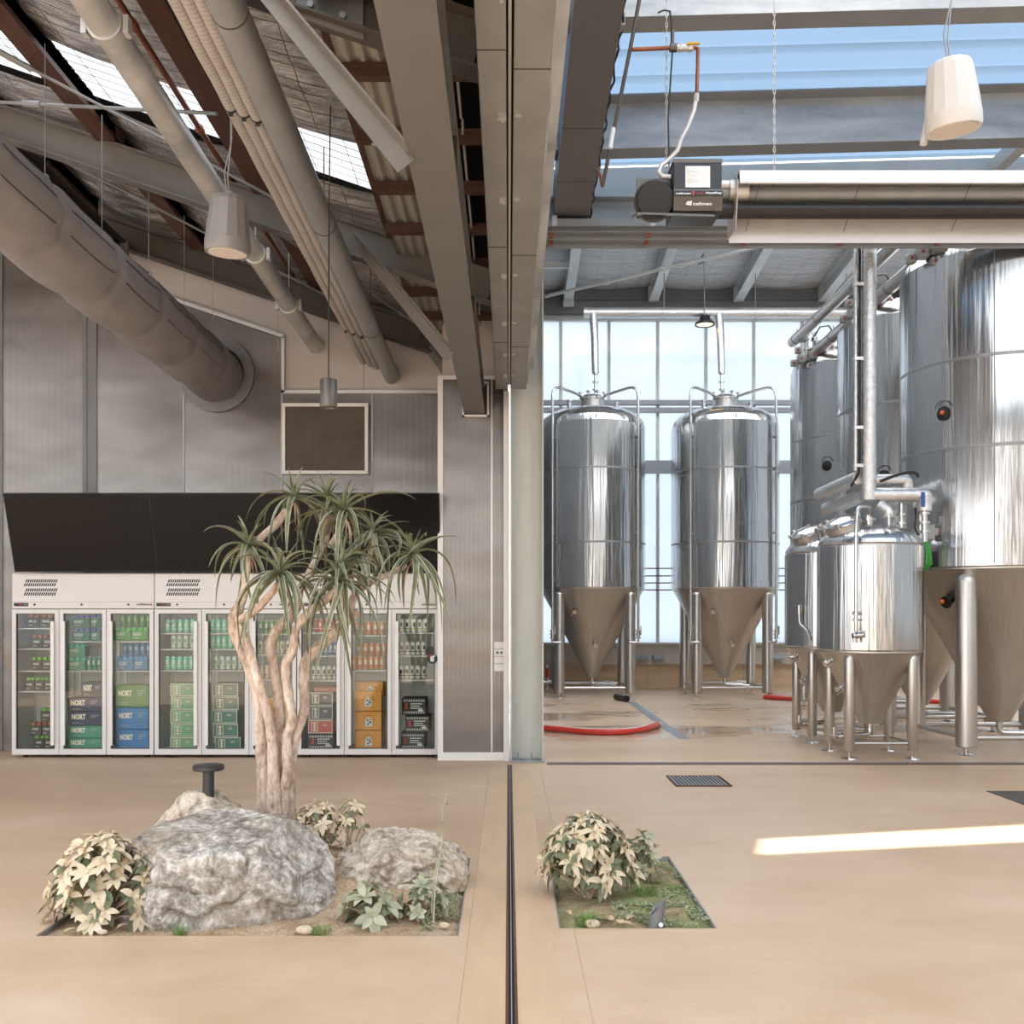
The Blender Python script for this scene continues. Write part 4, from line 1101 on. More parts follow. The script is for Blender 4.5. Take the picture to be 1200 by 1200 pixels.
# -- foil wrapped pipes over the small tanks
X, Y = 3.98, 11.32
t = thing('insulated_pipe', 'foil wrapped vertical pipe dropping in front of the big tanks and branching left and right', 'pipe', (X, Y, 2.8))
m = MB(); m.cyl((X, Y, 2.82), (X, Y, 9.4), .085, seg=24); part('riser', m, 'wrap', t)
m = MB(); m.tube([(X - .105, Y - .02, 9.4), (X - .105, Y - .02, 3.3), (X - .11, Y, 3.12), (X - .16, Y + .1, 2.99)], .016, 12); part('conduit', m, 'black_metal', t)
m = MB(); m.cyl((X - .145, Y, 3.15), (X - .145, Y, 9.4), .022, seg=14); part('riser', m, 'wrap', t)
for k, z in enumerate((5.2, 4.38, 3.62, 3.2)):
    m = MB(); m.box(X - .17, X - .07, Y - .045, Y + .03, z - .018, z + .018); part('strap', m, 'wrap', t)
m = MB(); m.tube(bend([(X, Y + .0, 2.90), (X, 12.1, 2.88), (X - .01, 12.76, 2.87)], .1), .085, 20); part('branch', m, 'wrap', t)
m = MB(); m.tube(bend([(X - .08, Y + .05, 3.08), (X - .12, 12.1, 3.06), (X - .12, 12.70, 3.05)], .1), .080, 20); part('branch', m, 'wrap', t)
m = MB(); m.tube(bend([(X, Y, 2.88), (X + .62, Y, 2.88), (X + .62, Y, 2.70)], .03, 3), .078, 20); part('branch', m, 'wrap', t)
m = MB(); m.tube(bend([(X, Y + .15, 3.06), (X + .48, Y + .15, 3.06), (X + .48, Y + .15, 2.8)], .03, 3), .070, 20); part('branch', m, 'wrap', t)
m = MB(); m.tube([(X + .10, Y - .08, 3.02)] + [(X + .10 + .42 * math.sin(PI / 2 * i / 6), Y - .08, 3.02 + .10 * math.sin(PI * i / 7)) for i in range(1, 7)], .018, 10); part('cable', m, 'black_metal', t)
m = MB(); m.box(X + .55, X + .59, Y - .085, Y - .07, 2.74, 2.9); part('tape', m, 'blue_tape', t, 'blue tape on the pipe end')
m = MB(); m.cyl((X + .62, Y, 2.70), (X + .62, Y, 2.36), .028, seg=12); m.cyl((X + .40, Y + .1, 2.80), (X + .40, Y + .1, 2.4), .028, seg=12)
for xx, yy in ((X + .62, Y), (X + .40, Y + .1)):
    for z in (2.66, 2.56, 2.46): m.cyl((xx, yy, z), (xx, yy, z + .025), .055, seg=14)
part('connector', m, 'ss', t)
m = MB(); m.tube(bend([(X + .12, Y - .0, 2.78), (X + .2, Y - .05, 2.70), (X + .2, Y - .05, 2.62)], .05), .06, 14); part('branch', m, 'wrap', t)

# -- twin pipes along the big tanks
for k, (x, z, lab) in enumerate(((4.70, 6.07, 'upper of two smooth silver pipes running along the tops of the big tanks'), (4.92, 5.78, 'lower of two smooth silver pipes running along the tops of the big tanks'))):
    t = thing('header_pipe', lab, 'pipe', (x, 14, z), 'pipes above the big tanks')
    m = MB(); m.cyl((x, 11.3, z), (x, 16.95, z), .085, seg=22); part('tube', m, 'ss_satin', t)
    for y in (13.2, 15.5, 16.7):
        m = MB(); m.cyl((x, y, z), (x, y + .02, z), .093, seg=22); m.cyl((x, y, z + .08), (x, y, z + .16), .008, seg=8); part('hanger', m, 'mid_steel', t)

# -- pipe along far wall with two drops
t = thing('insulated_pipe', 'horizontal foil wrapped pipe above the far windows with two drops to the tall tanks', 'pipe', (5, 20.2, 7.4))
m = MB(); m.tube([(1.48, 20.2, 7.52), (12, 20.2, 7.52)], .105, 20); part('run', m, 'wrap', t)
for px in (1.67, 4.14):
    m = MB(); m.tube([(px, 20.18, 7.50), (px + .02, 20.1, 7.0), (px + .03, 20.05, 6.3)], [.085, .075, .072], 18); part('drop', m, 'wrap', t)
    m = MB(); m.cyl((px + .03, 20.05, 6.3), (px + .03, 20.0, 5.8), .03, seg=12)
    for z in (6.27, 6.1, 5.95): m.cyl((px + .03, 20.04, z), (px + .03, 20.04, z + .03), .06, seg=14)
    part('connector', m, 'ss', t)
for x in (3.07, 4.87, 6.67):
    m = MB(); m.tube([(x, 20.2, 7.4), (x - .05, 20.1, 7.5), (x, 20.2, 7.66), (x, 20.2, 8.3)], .012, 8); part('hanger', m, 'mid_steel', t)

# -- hoses on the brewery floor
def hose(pts, lab):
    ps = []
    P4 = [Vector(p) for p in pts]
    for i in range(len(P4) - 1):
        a = P4[max(0, i - 1)]; b = P4[i]; c = P4[i + 1]; d = P4[min(len(P4) - 1, i + 2)]
        for k in range(8):
            u = k / 8; ps.append(.5 * ((2 * b) + (c - a) * u + (2 * a - 5 * b + 4 * c - d) * u * u + (3 * b - a - 3 * c + d) * u ** 3))
    ps.append(P4[-1])
    t = thing('hose', lab, 'hose', (pts[0][0], pts[0][1], 0), 'red hoses on the brewery floor')
    m = MB(); m.tube(ps, .042, 14); part('tube', m, 'red_hose', t)
    m = MB(); sp_ = [p + Vector((0, 0, .038)) + Vector((.0, .02 * math.sin(i * .5), 0)) for i, p in enumerate(ps)]; m.tube(sp_, .008, 6); part('stripe', m, 'paper', t, 'thin pale stripe')
    e = (ps[-1] - ps[-2]).normalized(); m = MB(); m.cyl(ps[-1] - e * .03, ps[-1] + e * .06, .048, seg=14); part('end_fitting', m, 'ss', t)
hose([(-.1 + .5, 13.75, .045), (.9, 13.35, .045), (1.35, 13.2, .045), (1.75, 13.5, .045), (2.06, 14.15, .045)], 'red hose curving over the wet floor from the column to the long drain')
hose([(4.75, 19.0, .045), (4.95, 18.7, .045), (5.5, 18.45, .045), (6.4, 18.3, .045), (7.4, 18.0, .045), (8.6, 17.3, .045), (9.4, 16.3, .045)], 'red hose lying behind the small and big tanks at right')
hose([(4.85, 19.25, .045), (5.1, 18.95, .045), (5.6, 19.05, .045), (6.2, 19.2, .045)], 'shorter red hose end beside the right leg of the second tall tank')
t = thing('hydrant_valve', 'small red handled valve standing behind the left leg of the nearest tall tank', 'valve', P(641, 806, 20.8))
c = P(641, 800, 20.8); m = MB(); m.cyl((c.x, c.y, 0), (c.x, c.y, .55), .03, seg=12); m.cyl((c.x - .1, c.y, .2), (c.x + .1, c.y, .2), .04, seg=12); part('pipe', m, 'ss', t)
m = MB(); m.cyl((c.x, c.y - .04, .30), (c.x, c.y - .04, .48), .03, seg=10); part('handle', m, 'red', t)
m = MB(); m.cyl((.95 + 1.03, 18.9, .06), (.95 + 1.15, 18.35, .06), .05, seg=14); m.cyl((2.10, 18.36, .06), (2.11, 18.30, .06), .06, seg=14)
solo('pipe_offcut', m, 'black_metal', 'short dark pipe on the floor beside the right leg of the left tall tank', 'pipe')

# ------------------------------------------------------------------ lamps and speakers
c = P(826, 380, 20)
t = thing('highbay_lamp', 'round black industrial lamp glowing orange, hanging above the second tall tank', 'lamp', c)
m = MB(); m.lathe([(.05, .17), (.09, .16), (.11, .08), (.19, .02), (.195, -.02), (.18, -.02), (.15, .0)], c, 32); part('housing', m, 'black_metal', t)
m = MB(); m.lathe([(.155, -.005), (.155, .0), (.15, .004)], c, 32); part('lens', m, 'lamp_glow', t, 'glowing lamp face')
m = MB(); m.cyl((c.x, c.y, c.z + .17), (c.x - .02, c.y, 8.6), .010, seg=8); part('cable', m, 'mid_steel', t)
m = MB(); m.tube([(c.x - .02, c.y, 8.62), (c.x - .10, c.y, 8.50), (c.x - .12, c.y, 8.40), (c.x - .03, c.y, 8.46)], .010, 8); part('hook', m, 'black_metal', t)

def speaker(px, y0, y1, Y, rr, m_body, lab, tilt, ctop, nf=14):
    top = P(px, y0, Y); bot = P(px, y1, Y); H = top.z - bot.z - .02; c = Vector((top.x, Y, bot.z + .03))
    t = thing('pendant_speaker', lab, 'speaker', c, 'hanging speakers')
    q = Matrix.Rotation(R(tilt[0]), 3, 'X') @ Matrix.Rotation(R(tilt[1]), 3, 'Y'); ax = q @ Vector((0, 0, 1))
    prof = [(rr * .86, 0), (rr * .97, .012), (rr, .05), (rr * .985, H * .3)]
    m = MB(); m.lathe([(rr * .84, .004), (rr * .95, 0), (rr, .02), (rr * 1.0, .075)], c, 40, axis=ax); part('bezel', m, m_body, t)
    m = MB(); m.lathe([(rr * .985, .075), (rr * .94, H * .45), (rr * .80, H * .90), (rr * .73, H * .975), (rr * .62, H)], c, nf, axis=ax); part('shell', m, m_body, t, smooth=False)
    m = MB(); m.lathe([(rr * .82, -.002), (rr * .82, .012)], c, 36, axis=ax); part('grille', m, 'grille_grey', t)
    e = c + ax * H
    m = MB(); m.tube(arc(e, .03, 0, PI, 8, (1, 0, 0), (0, 0, 1)), .005, 8); part('hanging_loop', m, 'mid_steel', t)
    m = MB(); m.tube([e + Vector((0, 0, .02)), e + Vector((-.01, 0, .12)), (e.x + .01, e.y, e.z + .3), (e.x + .005, e.y, ctop)], .004, 8); m.tube([e + Vector((-.01, 0, .0)), e + Vector((-.03, 0, .14)), (e.x + .015, e.y, e.z + .34), (e.x + .012, e.y, ctop)], .004, 8)
    part('cable', m, 'mid_steel', t)
    return t, c
t, c = speaker(1118, 78, 160, 5.15, .136, 'speaker_white', 'white pendant speaker hanging under the glazed roof at upper right', (5, -6), 6.6)
a = P(1082, 158, 5.3); m = MB(); m.cyl(a + Vector((0, 0, -.05)), a + Vector((.02, .0, .06)), .018, seg=12); m.cyl(a + Vector((.01, 0, .02)), a + Vector((.09, 0, .05)), .008, seg=8); part('cable_gland', m, 'speaker_white', t)
speaker(266.5, 234, 303, 6.2, .137, 'speaker_grey', 'grey pendant speaker hanging under the hall roof left of the ribbed conduits', (4, 3), P(266, 155, 6.2).z + .6)

c = P(385, 478, 6.1)
t = thing('pendant_lamp', 'grey cylinder pendant light hanging on a long cord above the dark wall grille', 'lamp', c)
h = P(385, 445, 6.1).z - c.z
m = MB(); m.lathe([(.040, .012), (.046, .0), (.050, .004), (.051, .012), (.051, h - .004), (.048, h)], c, 36); part('shade', m, 'heater_grey', t)
m = MB(); m.lathe([(.038, .014), (.038, .018)], c, 30); part('lens', m, 'paper', t)
m = MB(); m.tube([(c.x, c.y, c.z + h), (c.x + .003, c.y, 4.0), (c.x + .012, c.y, 4.60)], .004, 8); part('cord', m, 'black_plastic', t)
m = MB(); m.bar((c.x + .0, c.y, 4.60), (c.x + .20, c.y, 4.56), .03, .025); m.box(c.x - .01, c.x + .03, c.y - .02, c.y + .02, 4.58, 4.63); part('bracket', m, 'mid_steel', t)
# electrical conduit by the purlin
t = thing('conduit', 'pale bent conduit with junction box beside the reddish purlin', 'conduit', (-.85, 6.9, 4.5))
def Q(px, py): return P(px, py, 6.55)
m = MB(); m.tube(bend([Q(431, 130), Q(434, 148), Q(434, 166), Q(446, 170), Q(462, 170)], .05), .016, 10); part('pipe', m, 'cream_paint', t)
b = Q(434, 145); m = MB(); m.box(b.x - .025, b.x + .025, b.y - .03, b.y + .02, b.z - .05, b.z + .05); part('junction_box', m, 'cream_paint', t, bevel=.01)

# ------------------------------------------------------------------ fabric duct and pipes of the hall
X, Z, r0 = -3.32, 4.29, .30
def fn(u, v):
    y = 2.2 + v * 9.45; a = u * 2 * PI
    ph = (y % 1.0); d = min(ph, 1 - ph)            # 0 at the cinched hoops
    pin = math.exp(-(d / .05) ** 2)
    top = .5 + .5 * math.cos(a - R(55))
    rr = r0 + .006 * math.sin(PI * ph) - pin * .036 * (top ** 2.5)
    rr += .012 * noise.noise(Vector((math.cos(a) * 2.2, math.sin(a) * 2.2, y * 2.4))) + .012 * math.exp(-(d / .25) ** 2) * math.sin(a * 8 + y * 2) * top
    sag = -.02 * math.sin(PI * ph)
    return (X + rr * math.cos(a), y, Z + rr * math.sin(a) + sag)
t = thing('fabric_duct', 'large soft grey fabric air duct running from upper left into the back wall', 'air duct', (X, 7, Z - .3))
m = MB(); m.grid(fn, 96, 420); part('sleeve', m, 'fabric', t)
m = MB()
for a in (R(-20), R(15), R(50)):
    for k in range(2, 11):
        ps = []
        for j in range(9):
            y = k + .12 + .76 * j / 8
            p = Vector(fn((a / (2 * PI)) % 1, (y - 2.2) / 9.45)); q = Vector((X, y, Z)); ps.append(p + (p - q).normalized() * .002)
        m.tube(ps, .004, 5)
part('seam_stitching', m, 'black_metal', t)
for k in range(3, 12):
    p = Vector(fn(55 / 360, (min(k, 11.6) - 2.2) / 9.45)); m = MB(); m.cyl(p, (p.x, p.y, zb(p.x) + .2), .003, seg=6); m.tube(arc(p + Vector((0, 0, .03)), .025, 0, 2 * PI, 10, (1, 0, 0), (0, 0, 1)), .005, 6); part('hanger', m, 'mid_steel', t)
m = MB(); m.lathe([(.315, 0), (.315, .05), (.43, .05), (.43, .0)], (X, 11.615, Z), 48, axis=(0, 1, 0)); part('wall_flange', m, 'grey_steel', t)

def zz(z, y): return z + .024 * (11.6 - y)
t = thing('duct_pipe', 'galvanised spiral duct pipe slanting over the grey hanging speaker to the white wall', 'pipe', (-2.2, 8, 4.6))
m = MB(); m.tube([(-2.2, 1.5, zz(4.62, 1.5)), (-2.2, 11.69, 4.62)], .086, 28); part('tube', m, 'galv', t)
for y in (5.6, 8.9, 10.25):
    m = MB(); m.cyl((-2.2, y - .04, zz(4.62, y)), (-2.2, y + .04, zz(4.62, y)), .097, seg=28); m.box(-2.33, -2.30, y - .03, y + .03, zz(4.62, y) - .05, zz(4.62, y) + .05); m.box(-2.10, -2.07, y - .03, y + .03, zz(4.62, y) - .05, zz(4.62, y) + .05)
    m.cyl((-2.2, y, zz(4.62, y) + .1), (-2.2, y, zb(-2.2) + .28), .006, seg=6); part('clamp', m, 'galv', t)
m = MB(); m.cyl((-2.31, 10.25, 4.6), (-2.31, 10.25, 4.2), .002, seg=5); part('wire', m, 'mid_steel', t)
t = thing('duct_pipe', 'smooth thick grey pipe slanting beside the three ribbed conduits', 'pipe', (-1.334, 8, 4.3))
m = MB(); m.tube([(-1.334, 1.5, zz(4.275, 1.5)), (-1.334, 11.69, 4.275)], .088, 28); part('tube', m, 'mid_steel', t)
for y in (4.9, 7.4, 9.9):
    m = MB(); m.cyl((-1.334, y - .004, zz(4.275, y)), (-1.334, y + .004, zz(4.275, y)), .0905, seg=28); m.cyl((-1.334, y, zz(4.275, y) + .09), (-1.334, y, zb(-1.334) + .3), .005, seg=6); part('joint_ring', m, 'dark_steel', t)
for i, x in enumerate((-1.655, -1.575, -1.495)):
    t = thing('ribbed_conduit', 'beige ribbed conduit, %s of three running side by side under the roof' % ('left', 'middle', 'right')[i], 'conduit', (x, 8, 4.4), 'three ribbed conduits')
    zc0 = 4.45 - i * .03
    m = MB(); pts = [(x, 1.5 + k * .1, zz(zc0, 1.5 + k * .1) + .004 * math.sin(k * .9 + i)) for k in range(0, 101)] + [(x, 11.69, zc0)]
    m.tube(pts, .040, 16); part('tube', m, 'flex', t)
    for y in (4.1, 6.1, 10.4):
        m = MB(); z = zz(zc0, y); m.cyl((x, y - .008, z), (x, y + .008, z), .045, seg=16); m.box(x - .012, x + .012, y - .01, y + .01, z - .062, z - .04); part('strap', m, 'black_metal', t)

# ------------------------------------------------------------------ radiant tube heater
YH = 7.0
def H(px, py, Y=YH): return P(px, py, Y)
t = thing('tube_heater', 'black gas burner box with long silver reflector hanging under the glazed roof', 'heater', H(950, 250))
x0, x1 = H(789, 222).x, H(846, 222).x
zt = H(800, 190).z; zm = H(800, 224).z; zl = H(800, 252).z
poly = [(YH, zm), (YH, zt - .01), (YH + .03, zt + .02), (YH + .34, zt + .02), (YH + .34, zl - .03), (YH + .16, zl - .0)]
m = MB(); m.prism([(YH, zm), (YH + .0, zt), (YH + .34, zt + .02), (YH + .34, zl + .05), (YH + .03, zl + .02)], 'x', x0, x1); bx = part('burner_box', m, 'heater_black', t, bevel=.006, smooth=False)
m = MB(); m.box(x0 - .003, x1 + .003, YH - .004, YH + .34, zt - .005, zt + .022); part('lid', m, 'heater_grey', bx)
m = MB(); a = H(803, 220); b = H(832, 195); m.box(a.x - .0, b.x, YH - .006, YH - .001, a.z, b.z); lb = part('data_label', m, 'paper', bx)
m = MB()
for k in range(9): m.box(a.x + .01, a.x + .02 + .05 * ((k * 7) % 5) / 3 , YH - .0075, YH - .006, b.z - .02 - k * .012, b.z - .017 - k * .012)
part('lettering', m, 'grille_grey', lb)
# base plate with logo strip
a0 = H(747, 253); xl = a0.x; zz_ = H(800, 226).z
m = MB(); m.prism([(YH - .01, zm + .01), (YH - .03, zm - .04), (YH + .0, zl + .03), (YH + .02, zl + .03), (YH + .02, zm + .01)], 'x', x0, x1); lo = part('lower_cover', m, 'heater_grey', t, smooth=False)
m = MB(); m.box(x0, x1, YH - .036, YH - .03, zm - .045, zm - .012); st = part('name_strip', m, 'black_plastic', lo)
m = MB(); text_on(m, 'celmec', (x0 + .01, YH - .038, zm - .037), (1, 0, 0), (0, 0, 1), .105, .015, .03); text_on(m, 'HeatRay', (x0 + .215, YH - .038, zm - .038), (1, 0, 0), (0, 0, 1), .11, .018, .03)
part('lettering', m, 'paper', st)
m = MB(); m.box(x0 + .125, x0 + .138, YH - .038, YH - .036, zm - .04, zm - .017); text_on(m, 'gas', (x0 + .155, YH - .038, zm - .037), (1, 0, 0), (0, 0, 1), .045, .011, .03); part('lettering', m, 'red', st)
e1 = Vector((0, .03, zl + .03 - (zm - .04))).normalized()
m = MB(); o_ = Vector((x0 + .08, YH - .020, zm - .105)); text_on(m, 'celmec', o_ + Vector((.05, 0, 0)), (1, 0, 0), -e1, .13, .022, .03)
m.add([o_ + Vector((.04 + .0, 0, -.002)), o_ + Vector((.0, -.002, .004)), o_ + Vector((.01, -.008, .024)), o_ + Vector((.045, -.01, .028))], [(0, 1, 2, 3)]); part('lettering', m, 'paper', lo)
m = MB(); pt = [(YH - .02, zl + .03), (YH + .32, zl - .0), (YH + .32, zl + .012), (YH - .02, zl + .045)]
m.add([(xl, YH - .0, zl + .005), (x1 - .05, YH - .0, zl - .01), (x1 + .0, YH + .32, zl + .10), (xl, YH + .32, zl + .10), (xl, YH - .0, zl + .02), (x1 - .05, YH, zl + .005), (x1, YH + .32, zl + .115), (xl, YH + .32, zl + .115)],
      [(0, 1, 2, 3), (4, 7, 6, 5), (0, 4, 5, 1), (1, 5, 6, 2), (2, 6, 7, 3), (3, 7, 4, 0)])
part('base_plate', m, 'heater_grey', t, smooth=False)
c = H(769, 228); m = MB(); m.lathe([(.130, .0), (.130, -.085), (.122, -.095), (.122, -.100), (.02, -.102)], (c.x, YH + .12, c.z), 40, axis=(0, 1, .25)); part('fan_housing', m, 'heater_black', t)
m = MB(); m.lathe([(.130, .01), (.140, .0), (.140, -.02), (.130, -.03)], (c.x, YH + .12, c.z), 40, axis=(0, 1, .25)); part('fan_rim', m, 'heater_grey', t)
a_ = H(747, 252, YH + .1); b_ = H(790, 207, YH + .1); m = MB(); m.box(a_.x, b_.x, YH + .13, YH + .16, a_.z, b_.z); part('back_plate', m, 'heater_grey', t)
# flange, tube, reflector
xa = x1; xb = 8.2
for k, (zc_, rr, mt) in enumerate(((H(0, 217).z, .042, 'mid_steel'), (H(0, 237).z, .058, 'black_metal'))):
    m = MB(); yy = YH + .14
    m.cyl((xa, yy, zc_), (xb, yy, zc_), rr if k else .05, seg=20); part('radiant_tube', m, mt, t)
m = MB(); m.cyl((xa + .07, YH + .12, H(0, 215).z), (xa + .20, YH + .12, H(0, 215).z), .075, seg=24); m.cyl((xa, YH + .1, H(0, 210).z), (xa + .07, YH + .1, H(0, 210).z), .035, seg=12); part('flange', m, 'aluminium', t)
zT = H(0, 201).z; zB = H(0, 262).z; xs0 = H(866, 200).x
def hood(x0_, x1_, th=.004):
    pr = [(YH - .12, zB + .03), (YH - .02, zT - .08), (YH + .06, zT), (YH + .24, zT), (YH + .32, zT - .08), (YH + .42, zB + .03)]
    inn = [(y + (.006 if y < YH + .1 else -.006), z - .008) for y, z in pr]
    v = []; n_ = len(pr)
    for x in (x0_, x1_): v += [(x, y, z) for y, z in pr] + [(x, y, z) for y, z in inn]
    f = []
    for i in range(n_ - 1):
        f += [(i, i + 1, 2 * n_ + i + 1, 2 * n_ + i), (n_ + i, 3 * n_ + i, 3 * n_ + i + 1, n_ + i + 1), (i, n_ + i, n_ + i + 1, i + 1), (2 * n_ + i, 2 * n_ + i + 1, 3 * n_ + i + 1, 3 * n_ + i)]
    f += [(0, 2 * n_, 3 * n_, n_), (n_ - 1, 2 * n_ - 1, 4 * n_ - 1, 3 * n_ - 1)]
    return v, f
# low front lip so the dark tube is seen inside, as in a tilted reflector
pr = [(YH - .03, zT - .085), (YH - .02, zT + .0), (YH + .22, zT + .02), (YH + .30, zT - .06), (YH + .32, zB - .01)]
v = []; f = []
n_ = len(pr)
for x in (xs0, xb):
    v += [(x, y, z) for y, z in pr] + [(x, y - .005 if i > 2 else y + .004, z - .008) for i, (y, z) in enumerate(pr)]
for i in range(n_ - 1):
    f += [(i, i + 1, 2 * n_ + i + 1, 2 * n_ + i), (n_ + i, 3 * n_ + i, 3 * n_ + i + 1, n_ + i + 1), (i, n_ + i, n_ + i + 1, i + 1), (2 * n_ + i, 2 * n_ + i + 1, 3 * n_ + i + 1, 3 * n_ + i)]
f += [(0, 2 * n_, 3 * n_, n_), (n_ - 1, 2 * n_ - 1, 4 * n_ - 1, 3 * n_ - 1)]
m = MB(); m.add(v, f); part('reflector', m, 'reflector', t, smooth=False)
m = MB(); m.prism([(YH - .02, zT - .07), (YH + .04, zT - .005), (YH + .22, zT), (YH + .30, zT - .07), (YH + .32, zB), (YH + .05, zB - .02)], 'x', xs0 - .012, xs0 - .008)
m.add([], []); part('end_bracket', m, 'reflector', t, smooth=False)
for i, px in enumerate((892, 1010, 1140)):
    p = H(px, 222); m = MB(); m.bar((p.x, YH + .02, zT - .06), (p.x - .06, YH + .2, zB + .02), .003, .003); part('support_wire', m, 'black_metal', t)
# chains, gas pipe and flexible hose
def chain(x, y, z0, z1, lab):
    t_ = thing('chain', lab, 'chain', (x, y, z0), 'chains holding the heater')
    m = MB(); n_ = int((z1 - z0) / .034)
    for i in range(n_):
        z = z0 + i * .034; a = (1, 0, 0) if i % 2 else (0, 1, 0)
        ring = [Vector((x, y, z + .017)) + Vector(a) * (.008 * math.cos(q)) + Vector((0, 0, 1)) * (.020 * math.sin(q)) for q in [2 * PI * j / 8 for j in range(9)]]
        m.tube(ring, .0028, 5, caps=False)
    part('links', m, 'aluminium', t_); return t_
z0 = H(785, 198).z; chain(H(785, 200).x, YH + .15, z0, 6.55, 'chain holding the burner box of the heater, beside the gas pipe')
z0 = H(914, 196).z; tt = chain(H(914, 200).x, YH + .15, z0, 6.55, 'chain holding the silver reflector of the heater')
x = H(914, 200).x; m = MB(); m.bar((x, YH + .15, z0), (x - .06, YH + .02, zT - .03), .005, .005); m.bar((x, YH + .15, z0), (x + .02, YH + .28, zT - .03), .005, .005); part('sling', m, 'black_metal', tt)
G = 7.1
def g(px, py, Y=G): return P(px, py, Y)
t = thing('gas_pipe', 'thin dark gas pipe with brass fittings and a yellow lever tap left of the heater', 'pipe', g(705, 200))
m = MB(); m.tube([g(753, -20, 7.0), g(739, 55, 7.1), g(720, 150, 7.3), g(706, 218, 7.5)], .014, 10); part('pipe', m, 'heater_grey', t)
m = MB(); m.tube(bend([g(706, 218, 7.5), g(704, 206, 7.55), g(699, 200, 7.6)], .03), .014, 10); part('elbow', m, 'copper_pipe', t)
m = MB(); m.tube([g(741, 58), g(790, 56)], .014, 10); part('branch_pipe', m, 'copper_pipe', t)
m = MB(); m.cyl(g(715, 174, 7.3), g(719, 150, 7.3), .0165, seg=12); part('pipe_label', m, 'paper', t)
m = MB(); m.cyl(g(788, 36), g(788, 60), .014, seg=10); m.cyl(g(785, 56), g(793, 56), .03, seg=12); part('tee', m, 'heater_grey', t)
m = MB(); m.cyl(g(793, 56), g(812, 56), .024, seg=14); m.cyl(g(796, 56), g(799, 56), .032, seg=6); m.cyl(g(807, 56), g(810, 56), .030, seg=6); tp = part('tap', m, 'aluminium', t)
m = MB(); m.bar(g(805, 51, 7.07), g(820, 51, 7.05), .02, .012); part('lever', m, 'yellow', tp)
m = MB(); m.tube(bend([g(811, 56), g(818, 56), g(817.5, 80), g(816.5, 112)], .02), .013, 10); part('drop_pipe', m, 'copper_pipe', t)
m = MB(); m.cyl(g(816, 110), g(815.5, 119), .02, seg=6); part('nut', m, 'aluminium', t)
ps = [g(815, 119), g(813, 130), g(806, 148), g(798, 163), g(794, 176), g(785, 186), g(775, 194, 7.08), g(772, 202, 7.05), g(776, 207, 7.05), g(786, 207, 7.05)]
m = MB(); m.tube(ps, .016, 12); part('flexible_hose', m, 'reflector', t)
m = MB(); m.tube([g(771, 15), g(778, 12), g(785, 13), g(787, 30), g(788, 60), g(786, 90), g(783, 140), g(784, 195, 7.1)], .006, 8); part('power_cable', m, 'black_plastic', t)
# bunched black cables on the box rafter edge
t = thing('cable_bundle', 'loose black cable clipped along the right edge of the wide box rafter', 'cable', (.82, 8, 5.9))
ps = []
for k in range(40):
    y = 7.2 + 3.4 * k / 39; ps.append((.84 + .012 * math.sin(k * 1.7), y, 5.61 + .09 * (10.8 - y) + .03 + .02 * math.sin(k * .9)))
m = MB(); m.tube(ps, .010, 8); part('cable', m, 'black_plastic', t)
for y in (7.6, 9.6): 
    m = MB(); z = 5.61 + .09 * (10.8 - y); m.box(.828, .86, y - .05, y + .05, z, z + .10); part('junction_box', m, 'mid_steel', t)
